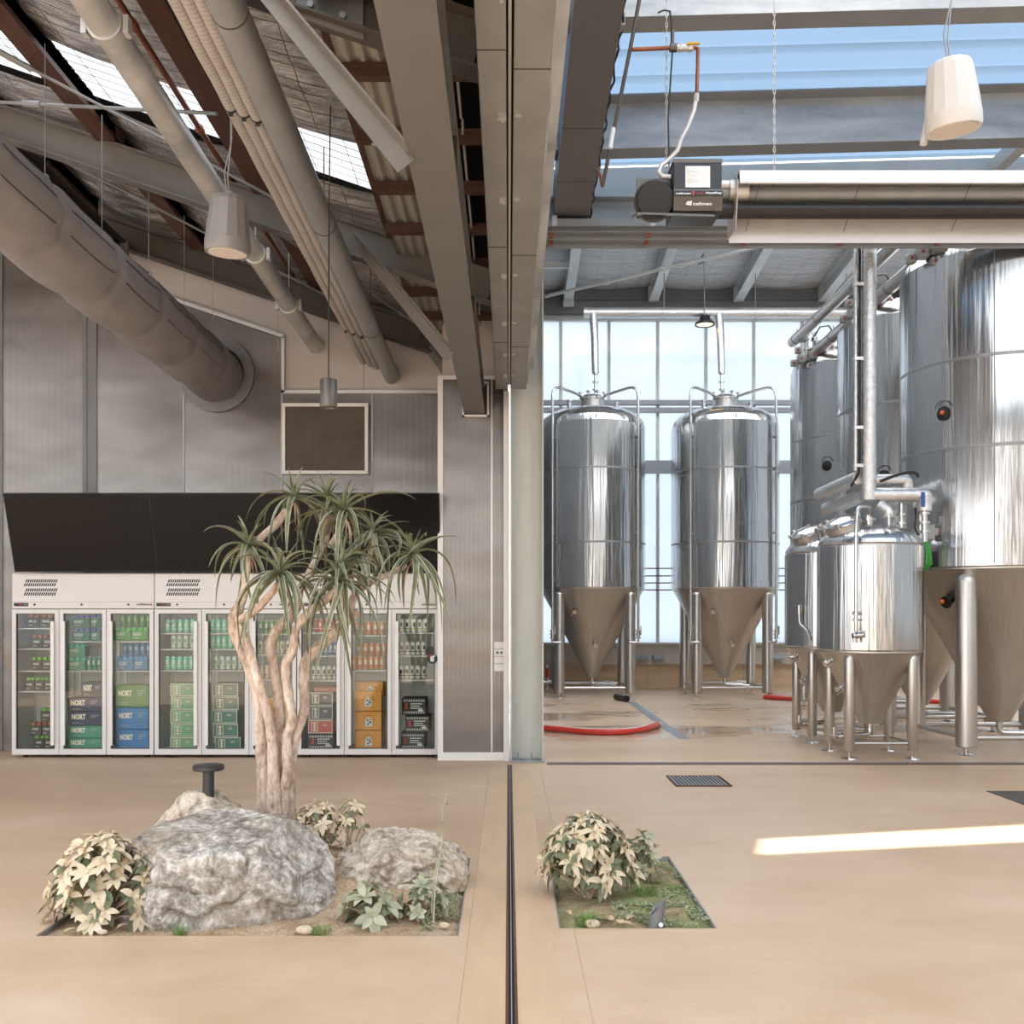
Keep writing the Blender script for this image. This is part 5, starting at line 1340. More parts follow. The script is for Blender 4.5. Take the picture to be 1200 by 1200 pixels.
# ------------------------------------------------------------------ display fridges
YF = 11.13; SC = YF / F
def fx(px): return (px - 596) * SC
def fz(py): return EYE - (py - 722) * SC
FW = 1.549; FX0 = fx(14)
POS = ('left', 'middle', 'right')
DO = ['first', 'second', 'third', 'fourth', 'fifth', 'sixth', 'seventh', 'eighth', 'ninth']
shelves = [(736, 760, 786, 810), (751.5, 786), (751.5, 786), (742, 760.5, 785.5), (742, 760.5, 785.5), (743, 767, 796), (741.5, 768.5, 797), (744.5, 785.5), (741.5, 768.5, 796.5)]
CT = .008
def fridge(i):
    x0 = FX0 + i * FW + .002; x1 = x0 + FW - .006; zt = fz(672); zh = fz(713.5)
    t = thing('display_fridge', ('white three door display fridge at the left, with NORT cartons' , 'white three door display fridge in the middle, behind the tree trunks', 'white three door display fridge at the right, with amber cartons')[i], 'fridge', ((x0 + x1) / 2, 11.3, 0), 'row of display fridges')
    m = MB(); m.box(x0, x0 + .03, YF + .03, 11.64, .05, zh); m.box(x1 - .03, x1, YF + .03, 11.64, .05, zh); m.box(x0 + .03, x1 - .03, 11.60, 11.64, .05, zh)
    m.box(x0 + .03, x1 - .03, YF + .03, 11.6, .05, .09); m.box(x0, x1, YF + .03, 11.64, zh, zt); 
    part('cabinet', m, 'fridge_inner', t, smooth=False)
    m = MB(); m.box(x0, x1, YF + .0, YF + .03, zh + .004, zt); hd = part('header_panel', m, 'white_enamel', t, bevel=.004, smooth=False)
    m = MB(); zl = fz(705.5); m.box(x0, x1, YF - .0015, YF, zl - .001, zl + .001); part('crease', m, 'grey_steel', hd)
    for (za, zb2) in ((679, 687), (689.5, 698)):
        m = MB()
        for k in range(15):
            a = x0 + .125 + k * .0233; z0 = fz(zb2); z1 = fz(za)
            for (u0, u1) in ((0, .44), (.56, 1)):
                p0 = z0 + (z1 - z0) * u0; p1 = z0 + (z1 - z0) * u1
                m.add([(a + .03 * u0, YF - .0012, p0), (a + .0155 + .03 * u0, YF - .0012, p0), (a + .0155 + .03 * u1, YF - .0012, p1), (a + .03 * u1, YF - .0012, p1)], [(0, 1, 2, 3)])
        part('vent_slots', m, 'black_plastic', hd)
    z = fz(708.5)
    m = MB(); m.box(x0 + .02, x0 + .175, YF - .006, YF, z - .018, z + .018); dsp = part('controller', m, 'black_plastic', hd)
    m = MB(); text_on(m, '3.0', (x0 + .075, YF - .0075, z - .008), (1, 0, 0), (0, 0, 1), .04, .016); part('digits', m, 'red', dsp, 'red display digits')
    m = MB()
    for k in range(3): m.box(x0 + .13 + k * .014, x0 + .138 + k * .014, YF - .0075, YF - .006, z - .006, z + .006)
    part('button', m, 'mid_steel', dsp)
    for k in (.245, .755, 1.265):
        m = MB(); m.cyl((x0 + k, YF, z), (x0 + k, YF - .008, z), .011, seg=14); part('lock', m, 'black_plastic', hd)
    m = MB(); m.box(x1 - .195, x1 - .015, YF - .004, YF, z - .013, z + .017); bd = part('badge', m, 'grille_grey', hd)
    m = MB(); text_on(m, 'williams', (x1 - .19, YF - .0055, z - .008), (1, 0, 0), (0, 0, 1), .17, .022, .03); part('lettering', m, 'black_plastic', bd)
    for k in range(4):
        xx = (x0 + .1, x0 + FW * .36, x0 + FW * .66, x1 - .1)[k]
        m = MB(); m.cyl((xx, YF + .1, 0), (xx, YF + .1, .05), .025, seg=14); part('foot', m, 'black_metal', t)
    m = MB(); m.box(x0 + .05, x1 - .05, YF + .05, YF + .10, zh - .03, zh - .012); part('light_strip', m, 'lamp_soft', t, 'glowing strip light inside the top')
    cw = (x1 - x0) / 3
    for c in range(3):
        a = x0 + c * cw; b = a + cw; col = i * 3 + c
        if c: 
            m = MB(); m.box(a - .012, a + .012, YF + .035, YF + .09, .09, zh); part('mullion', m, 'fridge_inner', t)
        # door
        z0 = .035; z1 = zh - .006; s = .046; g = .003
        m = MB(); m.box(a + g, a + s, YF - .012, YF + .022, z0, z1); m.box(b - s, b - g, YF - .012, YF + .022, z0, z1); m.box(a + s, b - s, YF - .012, YF + .022, z0, z0 + .062); m.box(a + s, b - s, YF - .012, YF + .022, z1 - .045, z1)
        d = part('door', m, 'white_enamel', t, 'white framed glass door', smooth=False)
        m = MB(); q = .010
        m.box(a + s, a + s + q, YF - .002, YF + .018, z0 + .062, z1 - .045); m.box(b - s - q, b - s, YF - .002, YF + .018, z0 + .062, z1 - .045); m.box(a + s, b - s, YF - .002, YF + .018, z0 + .062, z0 + .072); m.box(a + s, b - s, YF - .002, YF + .018, z1 - .055, z1 - .045)
        part('gasket', m, 'dark_steel', d, smooth=False)
        m = MB(); m.box(a + s + q, b - s - q, YF + .004, YF + .009, z0 + .072, z1 - .055); part('glass', m, 'door_glass', d, smooth=False)
        hx = (b - .078) if c == 0 else (a + .040)
        m = MB(); m.box(hx, hx + .038, YF - .050, YF - .030, fz(873), fz(728)); m.box(hx if c else hx + .028, (hx + .010) if c else hx + .038, YF - .03, YF - .012, fz(873), fz(728)); part('handle', m, 'white_paint', d, bevel=.004, smooth=False)
        # shelves
        for py in shelves[col]:
            z = EYE - (py - 722) * 11.22 / F
            m = MB(); m.box(a + .03, b - .03, 11.205, 11.217, z - .012, z); m.box(a + .03, b - .03, 11.217, 11.58, z - .008, z - .003)
            part('shelf', m, 'white_enamel', t)
        for xx in (a + .035, b - .045):
            m = MB(); m.box(xx, xx + .010, 11.575, 11.6, .1, zh - .02); part('shelf_rail', m, 'aluminium', t)
    m = MB(); m.tube(arc((x0 + .15, 11.2, fz(726)), .05, R(150), R(370), 10, (1, 0, 0), (0, 0, 1)), .004, 6); part('cable', m, 'black_plastic', t)
    return t
for i in range(3): fridge(i)

# ---- stock
YP = 11.235
def pz(py): return EYE - (py - 722) * YP / F
def pxx(px): return (px - 596) * YP / F
def frame(m, x0, x1, z0, z1, y, w, d=.0015):
    m.box(x0, x1, y - d, y, z0, z0 + w); m.box(x0, x1, y - d, y, z1 - w, z1); m.box(x0, x0 + w, y - d, y, z0 + w, z1 - w); m.box(x1 - w, x1, y - d, y, z0 + w, z1 - w)
def carton(px0, px1, py0, py1, col, label, kind, group, ydep=.30, y=YP):
    x0, x1, z0, z1 = pxx(px0), pxx(px1), pz(py1) + .001, pz(py0) - .001
    x1 = min(x1, x0 + .48)
    t = thing('beer_carton', label, 'carton', ((x0 + x1) / 2, y + ydep / 2, z0), group)
    m = MB(); m.box(x0, x1, y, y + ydep, z0, z1); bd = part('box', m, cm(*col, .6), t, bevel=.003, smooth=False)
    W = x1 - x0; Hh = z1 - z0
    if kind == 'nort':
        big = Hh > .2
        m = MB(); text_on(m, 'NORT', (x0 + W * (.10 if not big else .09), y - .002, z0 + Hh * (.42 if not big else .50)), (1, 0, 0), (0, 0, 1), min(W * .42, .165), Hh * (.42 if not big else .28), .055)
        part('lettering', m, cm(242, 232, 214), bd)
        m = MB()
        for k in range(3): m.box(x0 + W * .66, x0 + W * (.92 - .05 * k), y - .002, y, z0 + Hh * (.74 - .09 * k), z0 + Hh * (.77 - .09 * k))
        m.box(x0 + W * .12, x0 + W * .42, y - .002, y, z0 + Hh * .12, z0 + Hh * .14); m.box(x0 + W * .12, x0 + W * .35, y - .002, y, z0 + Hh * .19, z0 + Hh * .21)
        part('small_print', m, cm(170, 176, 182), bd)
        m = MB(); m.box(x0, x1, y + ydep / 2 - .01, y + ydep / 2 + .01, z1, z1 + .001); part('tape', m, cm(190, 170, 140), bd)
    elif kind == 'frame':
        cr = cm(224, 212, 190)
        m = MB(); frame(m, x0, x1, z0, z1, y, .009); part('border', m, cr, bd)
        m = MB(); a = x0 + .035; frame(m, a, a + .075, z0 + .022, z1 - .022, y, .008)
        for k in range(3):
            zc_ = z0 + Hh * (.30 + .2 * k); m.cyl((a + .037, y, zc_), (a + .037, y - .002, zc_), .016, seg=6)
        part('emblem', m, cr, bd)
        m = MB()
        for k in range(2): m.box(x0 + W * .60, x0 + W * .76, y - .0015, y, z0 + Hh * (.66 - .10 * k), z0 + Hh * (.70 - .10 * k))
        part('small_print', m, cr, bd)
    elif kind == 'pattern':
        wh = cm(226, 222, 216)
        m = MB(); n = 9
        for k in range(n):
            a = x0 + W * (.04 + .92 * k / n); w_ = W * .92 / n
            for zz0 in (z1 - .045, z0 + .012):
                m.add([(a + w_ * .5, y - .0015, zz0), (a + w_ * .9, y - .0015, zz0 + .016), (a + w_ * .5, y - .0015, zz0 + .032), (a + w_ * .1, y - .0015, zz0 + .016)], [(0, 1, 2, 3)])
                m.add([(a + w_ * .5, y - .0020, zz0 + .009), (a + w_ * .68, y - .0020, zz0 + .016), (a + w_ * .5, y - .0020, zz0 + .023), (a + w_ * .32, y - .0020, zz0 + .016)], [(0, 1, 2, 3)], 1)
        part('pattern', m, [wh, cm(*col, .6)], bd)
        m = MB(); zc_ = z0 + Hh * .5
        m.bar((x0 + W * .12, y - .001, zc_ - .03), (x0 + W * .24, y - .001, zc_ + .035), .014, .002, up=(0, 1, 0)); m.bar((x0 + W * .24, y - .001, zc_ - .03), (x0 + W * .12, y - .001, zc_ + .035), .014, .002, up=(0, 1, 0))
        part('emblem', m, cm(204, 76, 50) if kind else wh, bd)
        m = MB()
        for k in range(3): m.box(x0 + W * .36, x0 + W * (.84 - .1 * (k % 2)), y - .0015, y, zc_ + .024 - k * .024, zc_ + .034 - k * .024)
        m.box(x0 + W * .68, x0 + W * .88, y - .0015, y, zc_ - .055, zc_ - .03); part('small_print', m, wh, bd)
    elif kind == 'amber':
        m = MB(); cx = x0 + W * .52; zc_ = z0 + Hh * .42; hw = .038; pts = [(cx - hw, zc_ - .045), (cx + hw, zc_ - .045), (cx + hw, zc_ + .01)] + [(cx + hw * math.cos(PI * k / 8), zc_ + .012 + hw * math.sin(PI * k / 8)) for k in range(1, 8)] + [(cx - hw, zc_ + .01)]
        m.prism(pts, 'y', y - .0015, y); em = part('emblem', m, cm(222, 220, 216), bd)
        m = MB()
        for (dx, dz, r_) in ((-.012, .022, .012), (.014, .0, .014), (-.008, -.022, .012), (.018, .028, .008)): m.cyl((cx + dx, y - .0025, zc_ + dz), (cx + dx, y - .0015, zc_ + dz), r_, seg=9)
        part('blot', m, cm(60, 58, 56), em)
        m = MB(); n = 7
        for k in range(n):
            a = PI - PI * (k + .5) / n; m.obox((cx + .062 * math.cos(a), y - .001, zc_ + .016 + .062 * math.sin(a)), (.010, .0015, .012), Matrix.Rotation(-(PI / 2 - a) , 3, 'Y') if False else Matrix.Rotation(a - PI / 2, 3, 'Y'))
        part('lettering', m, cm(96, 66, 40), bd)
        m = MB(); m.box(x0 + .02, x1 - .02, y - .0012, y, z1 - .012, z1 - .008); part('crease', m, cm(186, 120, 44, .6), bd)
    return t
def sixpack(px0, px1, py0, py1, body, top, label, group, word=None, tops=True, y=YP):
    x0, x1, z0, z1 = pxx(px0), pxx(px1), pz(py1) + .001, pz(py0) - .001; H_ = z1 - z0; dp = .13
    t = thing('six_pack', label, 'six pack', ((x0 + x1) / 2, y + dp / 2, z0), group)
    m = MB(); m.box(x0 + .002, x1 - .002, y, y + dp, z0, z1 - H_ * .22); bd = part('sleeve', m, cm(*body, .6), t, bevel=.003, smooth=False)
    m = MB(); n = max(2, round((x1 - x0) / .06))
    for k in range(n):
        for q in range(2):
            cx = x0 + (x1 - x0) * (k + .5) / n; r_ = min((x1 - x0) / n * .46, .03); cy = y + .034 + q * .062
            m.lathe([(r_, z1 - H_ * .24), (r_, z1 - .012), (r_ * .85, z1 - .002), (r_ * .8, z1)], (cx, cy, 0), 12)
    part('cans', m, cm(*top, .4), t)
    m = MB()
    if word: text_on(m, word, (x0 + (x1 - x0) * .14, y - .0015, z0 + H_ * .34), (1, 0, 0), (0, 0, 1), (x1 - x0) * .5, H_ * .26, .035)
    else:
        for k in range(4): m.box(x0 + (x1 - x0) * (.22 + .14 * k), x0 + (x1 - x0) * (.31 + .14 * k), y - .0015, y, z0 + H_ * .40, z0 + H_ * .56)
    m.box(x0 + (x1 - x0) * .16, x0 + (x1 - x0) * .5, y - .0015, y, z0 + H_ * .16, z0 + H_ * .20)
    part('lettering', m, cm(206, 200, 190), bd)
    return t

_can = {}
def can_mesh(key, h, r):
    if key in _can: return _can[key]
    body, band, cap = key
    m = MB(); m.lathe([(r * .75, 0), (r, .010), (r, h * .28), (r, h * .34), (r, h * .62), (r, h * .66), (r, h * .90), (r * .86, h * .97), (r * .84, h), (r * .74, h), (r * .72, h - .003)], (0, 0, 0), 20, mis=[2, 0, 1, 0, 0, 0, 0, 2, 2, 2])
    # emblem patch on the side facing the room
    vs = []; 
    for z in (h * .44, h * .74):
        for k in range(5):
            a = R(-90 + (k - 2) * 11); vs.append((r * 1.015 * math.cos(a), r * 1.015 * math.sin(a), z))
    m.add(vs, [(k, k + 1, 6 + k, 5 + k) for k in range(4)], 3)
    me = m.mesh('beer_can', Vector((0, 0, 0)), [cm(*body, .3, .2), cm(*band, .35), MT['aluminium'], cm(*cap, .4)], angle=50)
    _can[key] = me; return me
def cans(col, py, n, px0, px1, key, desc, shelf_word, y=YP, dz=0.0, rows=1):
    h = .150; r = min(.031, (pxx(px1) - pxx(px0)) / n / 2 * .97)
    z = EYE - (py - 722) * 11.22 / F + dz
    me = can_mesh(key, h, r)
    for q in range(rows):
        for k in range(n):
            x = pxx(px0) + (pxx(px1) - pxx(px0)) * (k + .5) / n
            if q == 1 and col in (3, 4) and k == 2: continue
            o = bpy.data.objects.new('beer_can', me); COL.objects.link(o); o.location = (x + uni(-.002, .002), y + .034 + q * .068, z + .0005); o.rotation_euler = (0, 0, uni(-.25, .25))
            if q == 0: lab = '%s can, %s, %s, %s fridge door' % (desc, nth_left(k, n), shelf_word, DO[col])
            else: lab = '%s can, %s, back line, %s, %s fridge door' % (desc, nth_left(k, n), shelf_word, DO[col])
            tag(o, lab, 'can', '%s cans behind the %s fridge door' % (desc, DO[col]))
# door 1: dark six packs
DK = (66, 56, 52); RD = (168, 92, 72); GN = (120, 176, 60)
for (rows, py0, py1, top, word) in (([(31, 46), (46.5, 61.5)], 720, 735.5, RD, 'top shelf'), ([(37, 49), (49.5, 61.5)], 744, 759.5, RD, 'second shelf'), ([(36, 48.5), (49, 61.5)], 770, 785.5, GN, 'third shelf'), ([(29, 40), (40.5, 51), (51.5, 62)], 794, 809.5, GN, 'fourth shelf'),
                          ([(40, 51), (51.5, 62.5)], 862, 877.5, GN, 'the fridge floor'), ([(35, 48), (48.5, 61)], 846.5, 861.5, RD, 'top of the floor packs'), ([(47, 61)], 830, 846, GN, 'very top of the floor stack')):
    for k, (a, b) in enumerate(rows):
        sixpack(a, b, py0, py1, DK, top, 'dark six pack with %s tops, %son %s, first fridge door' % ('reddish' if top == RD else 'green', (nth_left(k, len(rows)) + ' ') if len(rows) > 1 else '', word), 'dark six packs behind the first fridge door')
# door 2
for k, (py0, py1, w1) in enumerate(((721, 735.5, 'upper'), (736.5, 751, 'lower'))):
    for j, (a, b) in enumerate(((84, 105), (106, 118))): sixpack(a, b, py0, py1, (46, 98, 64), (104, 104, 160), 'green six pack with purple tops, %s %s one on top shelf, second fridge door' % (w1, ('left', 'right')[j]), 'green and purple six packs', 'NORT')
for k, (py0, py1, w1) in enumerate(((755, 769.5, 'upper'), (770.5, 785.5, 'lower'))):
    sixpack(79, 100, py0, py1, (40, 128, 92), (72, 190, 160), 'bright teal six pack, %s of the pair, lower shelf, second fridge door' % w1, 'teal six packs', 'NORT')
cans(1, 786, 3, 101, 118, ((52, 128, 108), (40, 100, 80), (190, 200, 190)), 'teal', 'lower shelf')
carton(94, 118, 800, 817, (72, 78, 88), 'slate grey NORT carton, topmost of the stack behind the second fridge door', 'nort', 'NORT cartons', y=YP + .03)
carton(79, 119, 817.5, 833.5, (48, 54, 88), 'upper navy NORT carton behind the second fridge door', 'nort', 'NORT cartons')
carton(80, 119.5, 834, 850, (48, 54, 88), 'lower navy NORT carton behind the second fridge door', 'nort', 'NORT cartons')
carton(80, 119, 850.5, 864.5, (74, 150, 120), 'upper teal green NORT carton behind the second fridge door', 'nort', 'NORT cartons')
carton(79, 119, 865, 879, (74, 150, 120), 'lower teal green NORT carton behind the second fridge door', 'nort', 'NORT cartons')
# door 3
for j, (a, b) in enumerate(((133, 153), (153.5, 173))): sixpack(a, b, 735, 750.5, (66, 146, 66), (92, 180, 84), 'bright green six pack, %s one on the top shelf behind the third fridge door' % ('left', 'right')[j], 'green six packs', 'NORT')
for j, (a, b) in enumerate(((136, 156), (156.5, 173))): sixpack(a, b, 769, 785.5, (74, 122, 160), (96, 160, 210), 'blue six pack, %s one on the lower shelf behind the third fridge door' % ('left', 'right')[j], 'blue six packs', 'NORT')
cans(2, 735, 5, 134, 172, ((72, 150, 72), (56, 110, 60), (150, 200, 120)), 'green', 'upper layer of top shelf', y=YP + .14, rows=1)
cans(2, 769.5, 5, 136, 172, ((88, 150, 200), (70, 110, 150), (190, 210, 220)), 'blue', 'upper layer of lower shelf', y=YP + .14, rows=1)
carton(135, 174, 803, 829, (78, 134, 66), 'large green NORT carton behind the third fridge door', 'nort', 'NORT cartons')
carton(136, 174, 829.5, 854.5, (62, 128, 186), 'upper blue NORT carton behind the third fridge door', 'nort', 'NORT cartons')
carton(137, 174, 855, 879.5, (62, 128, 186), 'bottom blue NORT carton behind the third fridge door', 'nort', 'NORT cartons')
# doors 4 and 5
K = ((196, 204, 190), (150, 170, 150), (110, 150, 124)); KT = ((120, 196, 164), (200, 206, 192), (206, 210, 198))
cans(3, 742, 5, 192, 229, KT, 'silver and green', 'top shelf'); cans(3, 760.5, 4, 199, 228, K, 'silver and green', 'second shelf'); cans(3, 785.5, 5, 192, 227, KT, 'silver and green', 'third shelf')
cans(4, 742, 6, 245, 286, KT, 'pale teal', 'top shelf'); cans(4, 760.5, 6, 245, 286, KT, 'pale teal', 'second shelf'); cans(4, 785.5, 5, 249, 285, K, 'pale teal', 'third shelf')
w5 = ('top', 'second', 'third', 'fourth', 'bottom')
for k in range(5):
    a = 801 + 15.7 * k
    carton(199.5 + (k % 2) * 1.0, 229, a, a + 15.2, (124, 166, 124), '%s of five pale green cartons stacked behind the fourth fridge door' % w5[k], 'frame', 'green bordered cartons')
    carton((249, 250, 248, 250, 252)[k], (279, 279.5, 278, 279, 282)[k], a, a + 15.2, ((110, 124, 112), (112, 124, 112), (74, 122, 108), (74, 122, 108), (66, 120, 104))[k], '%s of five grey green cartons stacked behind the fifth fridge door' % w5[k], 'frame', 'grey green bordered cartons')
# door 6
cans(5, 743, 6, 302, 340, ((96, 150, 70), (60, 90, 50), (200, 206, 190)), 'leaf green', 'top shelf'); cans(5, 767, 6, 302, 340, ((206, 196, 176), (170, 150, 120), (120, 100, 80)), 'tan and white', 'second shelf'); cans(5, 796, 6, 303, 340, ((216, 190, 160), (190, 150, 110), (230, 220, 200)), 'pale tan', 'third shelf')
carton(304, 336, 818, 848, (206, 140, 60), 'upper orange carton half hidden by the tree behind the sixth fridge door', 'frame', 'orange cartons')
carton(305, 337, 849, 879, (206, 140, 60), 'lower orange carton half hidden by the tree behind the sixth fridge door', 'frame', 'orange cartons')
# door 7
cans(6, 741.5, 6, 361, 396, ((200, 60, 56), (214, 210, 206), (226, 220, 216)), 'red topped', 'top shelf'); cans(6, 768.5, 6, 361, 396, ((110, 130, 166), (206, 206, 206), (214, 212, 208)), 'blue grey', 'second shelf')
cans(6, 797, 5, 364, 395, ((206, 200, 190), (104, 62, 50), (40, 38, 38)), 'black and white patterned', 'third shelf')
carton(368, 396, 805.5, 811, (176, 108, 102), 'flat pinkish red box on top of the stack behind the seventh fridge door', 'none', 'bordered cartons', y=YP + .02)
carton(362, 390, 811.5, 827, (92, 92, 98), 'upper dark grey carton behind the seventh fridge door', 'frame', 'bordered cartons')
carton(362, 390, 827.5, 843.5, (92, 92, 98), 'lower dark grey carton behind the seventh fridge door', 'frame', 'bordered cartons')
carton(361, 390, 844, 859.5, (200, 92, 84), 'red carton with cream border behind the seventh fridge door', 'frame', 'bordered cartons')
carton(361, 391, 860, 878.5, (52, 46, 46), 'black patterned carton at the bottom behind the seventh fridge door', 'pattern', 'black patterned cartons')
# door 8
OR = ((206, 128, 66), (170, 86, 40), (228, 220, 204))
cans(7, 744.5, 5, 413, 451, OR, 'orange', 'top shelf'); cans(7, 785.5, 6, 411, 451, OR, 'orange', 'lower shelf', rows=1); cans(7, 770, 5, 416, 452, OR, 'orange', 'second layer on lower shelf', y=YP + .08, rows=1)
carton(417, 448, 799.5, 818, (222, 152, 58), 'amber carton pushed back on top of the stack behind the eighth fridge door', 'amber', 'amber cartons', y=YP + .05, ydep=.27)
carton(415, 447, 809.5, 833, (222, 152, 58), 'upper large amber carton with white emblem behind the eighth fridge door', 'amber', 'amber cartons', ydep=.045)
carton(416, 447, 833.5, 855.5, (226, 152, 52), 'middle large amber carton with white emblem behind the eighth fridge door', 'amber', 'amber cartons')
carton(416, 447, 856, 878.5, (226, 152, 52), 'bottom large amber carton with white emblem behind the eighth fridge door', 'amber', 'amber cartons')
# door 9
B1 = ((212, 208, 198), (140, 160, 70), (44, 42, 42)); B2 = ((206, 202, 194), (92, 60, 50), (36, 34, 34))
cans(8, 741.5, 5, 467, 502, B1, 'black and white', 'top shelf'); cans(8, 768.5, 5, 467, 500, B2, 'black and white', 'second shelf'); cans(8, 796.5, 5, 466, 500, B2, 'black and white', 'third shelf')
for k, (a, b, c_, d_) in enumerate(((471, 499, 818, 838), (475, 503, 838.5, 858), (470, 498, 858.5, 878))):
    carton(a, b, c_, d_, (44, 42, 44), '%s of three black patterned cartons behind the ninth fridge door' % ('top', 'middle', 'bottom')[k], 'pattern', 'black patterned cartons')
# tag on last door
c = P(506.5, 772, 11.10)
t = thing('round_tag', 'small round black tag hanging on the edge of the last fridge door', 'tag', c)
m = MB(); m.cyl((c.x, 11.115, c.z), (c.x, 11.105, c.z), .055, seg=28); dsc = part('disc', m, 'black_plastic', t)
m = MB(); m.box(c.x - .02, c.x + .02, 11.103, 11.105, c.z - .03, c.z + .03); m.cyl((c.x + .02, 11.105, c.z + .03), (c.x + .02, 11.102, c.z + .03), .012, seg=10); part('print', m, 'paper', dsc)
m = MB(); m.cyl((c.x - .01, 11.104, c.z + .035), (c.x - .01, 11.101, c.z + .035), .012, seg=10); part('print', m, 'red', dsc)
m = MB(); m.box(c.x - .022, c.x + .012, 11.10, 11.115, c.z + .05, c.z + .13); part('strap', m, 'black_plastic', t)

# ------------------------------------------------------------------ screens
zb_ = fz(672) + .012; zt_ = EYE + (722 - 578.5) * 10.80 / F
for i in range(3):
    a = fx(17) + i * 1.549 - .0; b = a + 1.545
    yb_, yt_ = 11.06, 10.80
    a = (17 - 596) * yb_ / F + i * 1.536; b = a + 1.533
    t = thing('wall_screen', '%s of three wide black screens tilted forward above the fridges' % ('left', 'middle', 'right')[i], 'screen', ((a + b) / 2, 11.1, zb_), 'screens above the fridges')
    u = Vector((0, yt_ - yb_, zt_ - zb_)); hgt = u.length; u.normalize(); nrm = Vector((0, u.z, -u.y)) * -1; rot = Matrix((Vector((1, 0, 0)), -nrm if False else Vector((0, u.z, -u.y)), u)).transposed()
    cc = Vector(((a + b) / 2, (yb_ + yt_) / 2, (zb_ + zt_) / 2))
    m = MB(); m.obox(cc + rot @ Vector((0, .028, 0)), (b - a, .045, hgt), rot); part('casing', m, 'black_plastic', t, smooth=False)
    m = MB(); m.obox(cc + rot @ Vector((0, .002, .004)), (b - a - .018, .006, hgt - .022), rot); part('display', m, 'screen', t, 'glossy black display', smooth=False)
    m = MB(); m.box((a + b) / 2 - .2, (a + b) / 2 + .2, 11.12, 11.66, 2.3, 2.36); m.box((a + b) / 2 - .2, (a + b) / 2 + .2, 11.05, 11.13, 2.2, 2.5); part('wall_bracket', m, 'black_metal', t)

# ------------------------------------------------------------------ planters
def soil(x0, x1, y0, y1, fn_, mname, name, lab, nx=90, ny=70):
    m = MB()
    def g_(u, v):
        x = x0 + u * (x1 - x0); y = y0 + v * (y1 - y0); e = min(u, 1 - u, v, 1 - v); e = min(1, e / .10)
        z = -.03 + fn_(x, y) * e + .012 * noise.noise(Vector((x * 9, y * 9, 0))) * e + .006 * noise.noise(Vector((x * 30, y * 30, 4)))
        return (x, y, z)
    m.grid(g_, nx, ny); return solo(name, m, mname, lab, 'soil', kind='stuff')
def moundL(x, y): return .02 + .17 * math.exp(-(((x + 1.2) / .42) ** 2 + ((y - 6.15) / .38) ** 2)) + .10 * math.exp(-(((x + .8) / .3) ** 2 + ((y - 5.75) / .35) ** 2))
def moundR(x, y): return .02 + .02 * noise.noise(Vector((x * 4, y * 4, 9)))
soil(PLX0, PLX1, PLY0, PLY1, moundL, 'soil', 'planter_soil', 'sandy soil in the left planting bed around the rocks')
soil(PRX0, PRX1, PRY0, PRY1, moundR, 'soil_moss', 'planter_soil', 'mossy soil in the small right planting bed', 60, 80)
def edging(x0, x1, y0, y1, lab):
    m = MB(); w_ = .008
    m.box(x0, x0 + w_, y0, y1, -.19, -.002); m.box(x1 - w_, x1, y0, y1, -.19, -.002); m.box(x0, x1, y0, y0 + w_, -.19, -.002); m.box(x0, x1, y1 - w_, y1, -.19, -.002)
    solo('planter_edging', m, 'mid_steel', lab, 'edging', smooth=False)
edging(PLX0, PLX1, PLY0, PLY1, 'thin metal edging lining the left planting bed'); edging(PRX0, PRX1, PRY0, PRY1, 'thin metal edging lining the right planting bed')

import bmesh
def rock(name, c, rad, seed, mat_, lab, planes, sub=6, amp=.10, top=None):
    b = bmesh.new(); bmesh.ops.create_icosphere(b, subdivisions=sub, radius=1)
    random.seed(seed); S = Vector((seed * 3.1, seed * 1.7, seed * .9))
    for v in b.verts:
        d = v.co.normalized()
        rr = 1.0
        for (n_, dd) in planes:
            k = d.dot(n_)
            if k > 1e-3: rr = min(rr, dd / k) if dd / k > 0 else rr
        q = noise.fractal(d * 1.3 + S, 1.0, 2.1, 3) * amp * .8 + noise.fractal(d * 7 + S, .8, 2.2, 5) * amp * .22 - abs(noise.noise(d * 3.2 + S * 3)) * amp * .5 + amp * .1
        rd = abs(noise.noise(d * 2.4 + S * 2)); q -= .05 * max(0, 1 - rd * 9)
        v.co = d * (rr + q)
    fs = [tuple(x.index for x in f.verts) for f in b.faces]
    vs = [Vector((v.co.x * rad[0] + c[0], v.co.y * rad[1] + c[1], v.co.z * rad[2] + c[2])) for v in b.verts]
    if top: vs = [top(v) for v in vs]
    b.free(); m = MB(); m.add(vs, fs)
    me_angle = 60
    return solo(name, m, mat_, lab, 'rock')
V = lambda *a: Vector(a).normalized()
rock('boulder', (-1.54, 5.50, .10), (.60, .50, .42), 3, 'rock', 'big grey white limestone boulder at the front of the left planting bed', [(V(-.05, -.2, 1), .74), (V(-.8, -.7, .3), .86), (V(.15, -1, .12), .86), (V(1, -.35, .55), .84), (V(-1, .1, .5), .86), (V(.5, -1, -.2), .9)])
rock('boulder', (-1.78, 5.98, .12), (.36, .26, .42), 8, 'rock_pale', 'pale boulder behind the big one, beside the dark bollard light', [(V(.3, 0, 1), .86), (V(-.9, -.3, .7), .82)], 5, .13)
rock('boulder', (-.62, 5.88, .06), (.40, .32, .27), 14, 'rock_pale', 'cream and grey boulder at the right end of the left planting bed', [(V(.1, -.2, 1), .80), (V(1, -.3, .6), .86), (V(-.8, -.4, .8), .80), (V(.2, -1, .1), .85)], 6, .11)
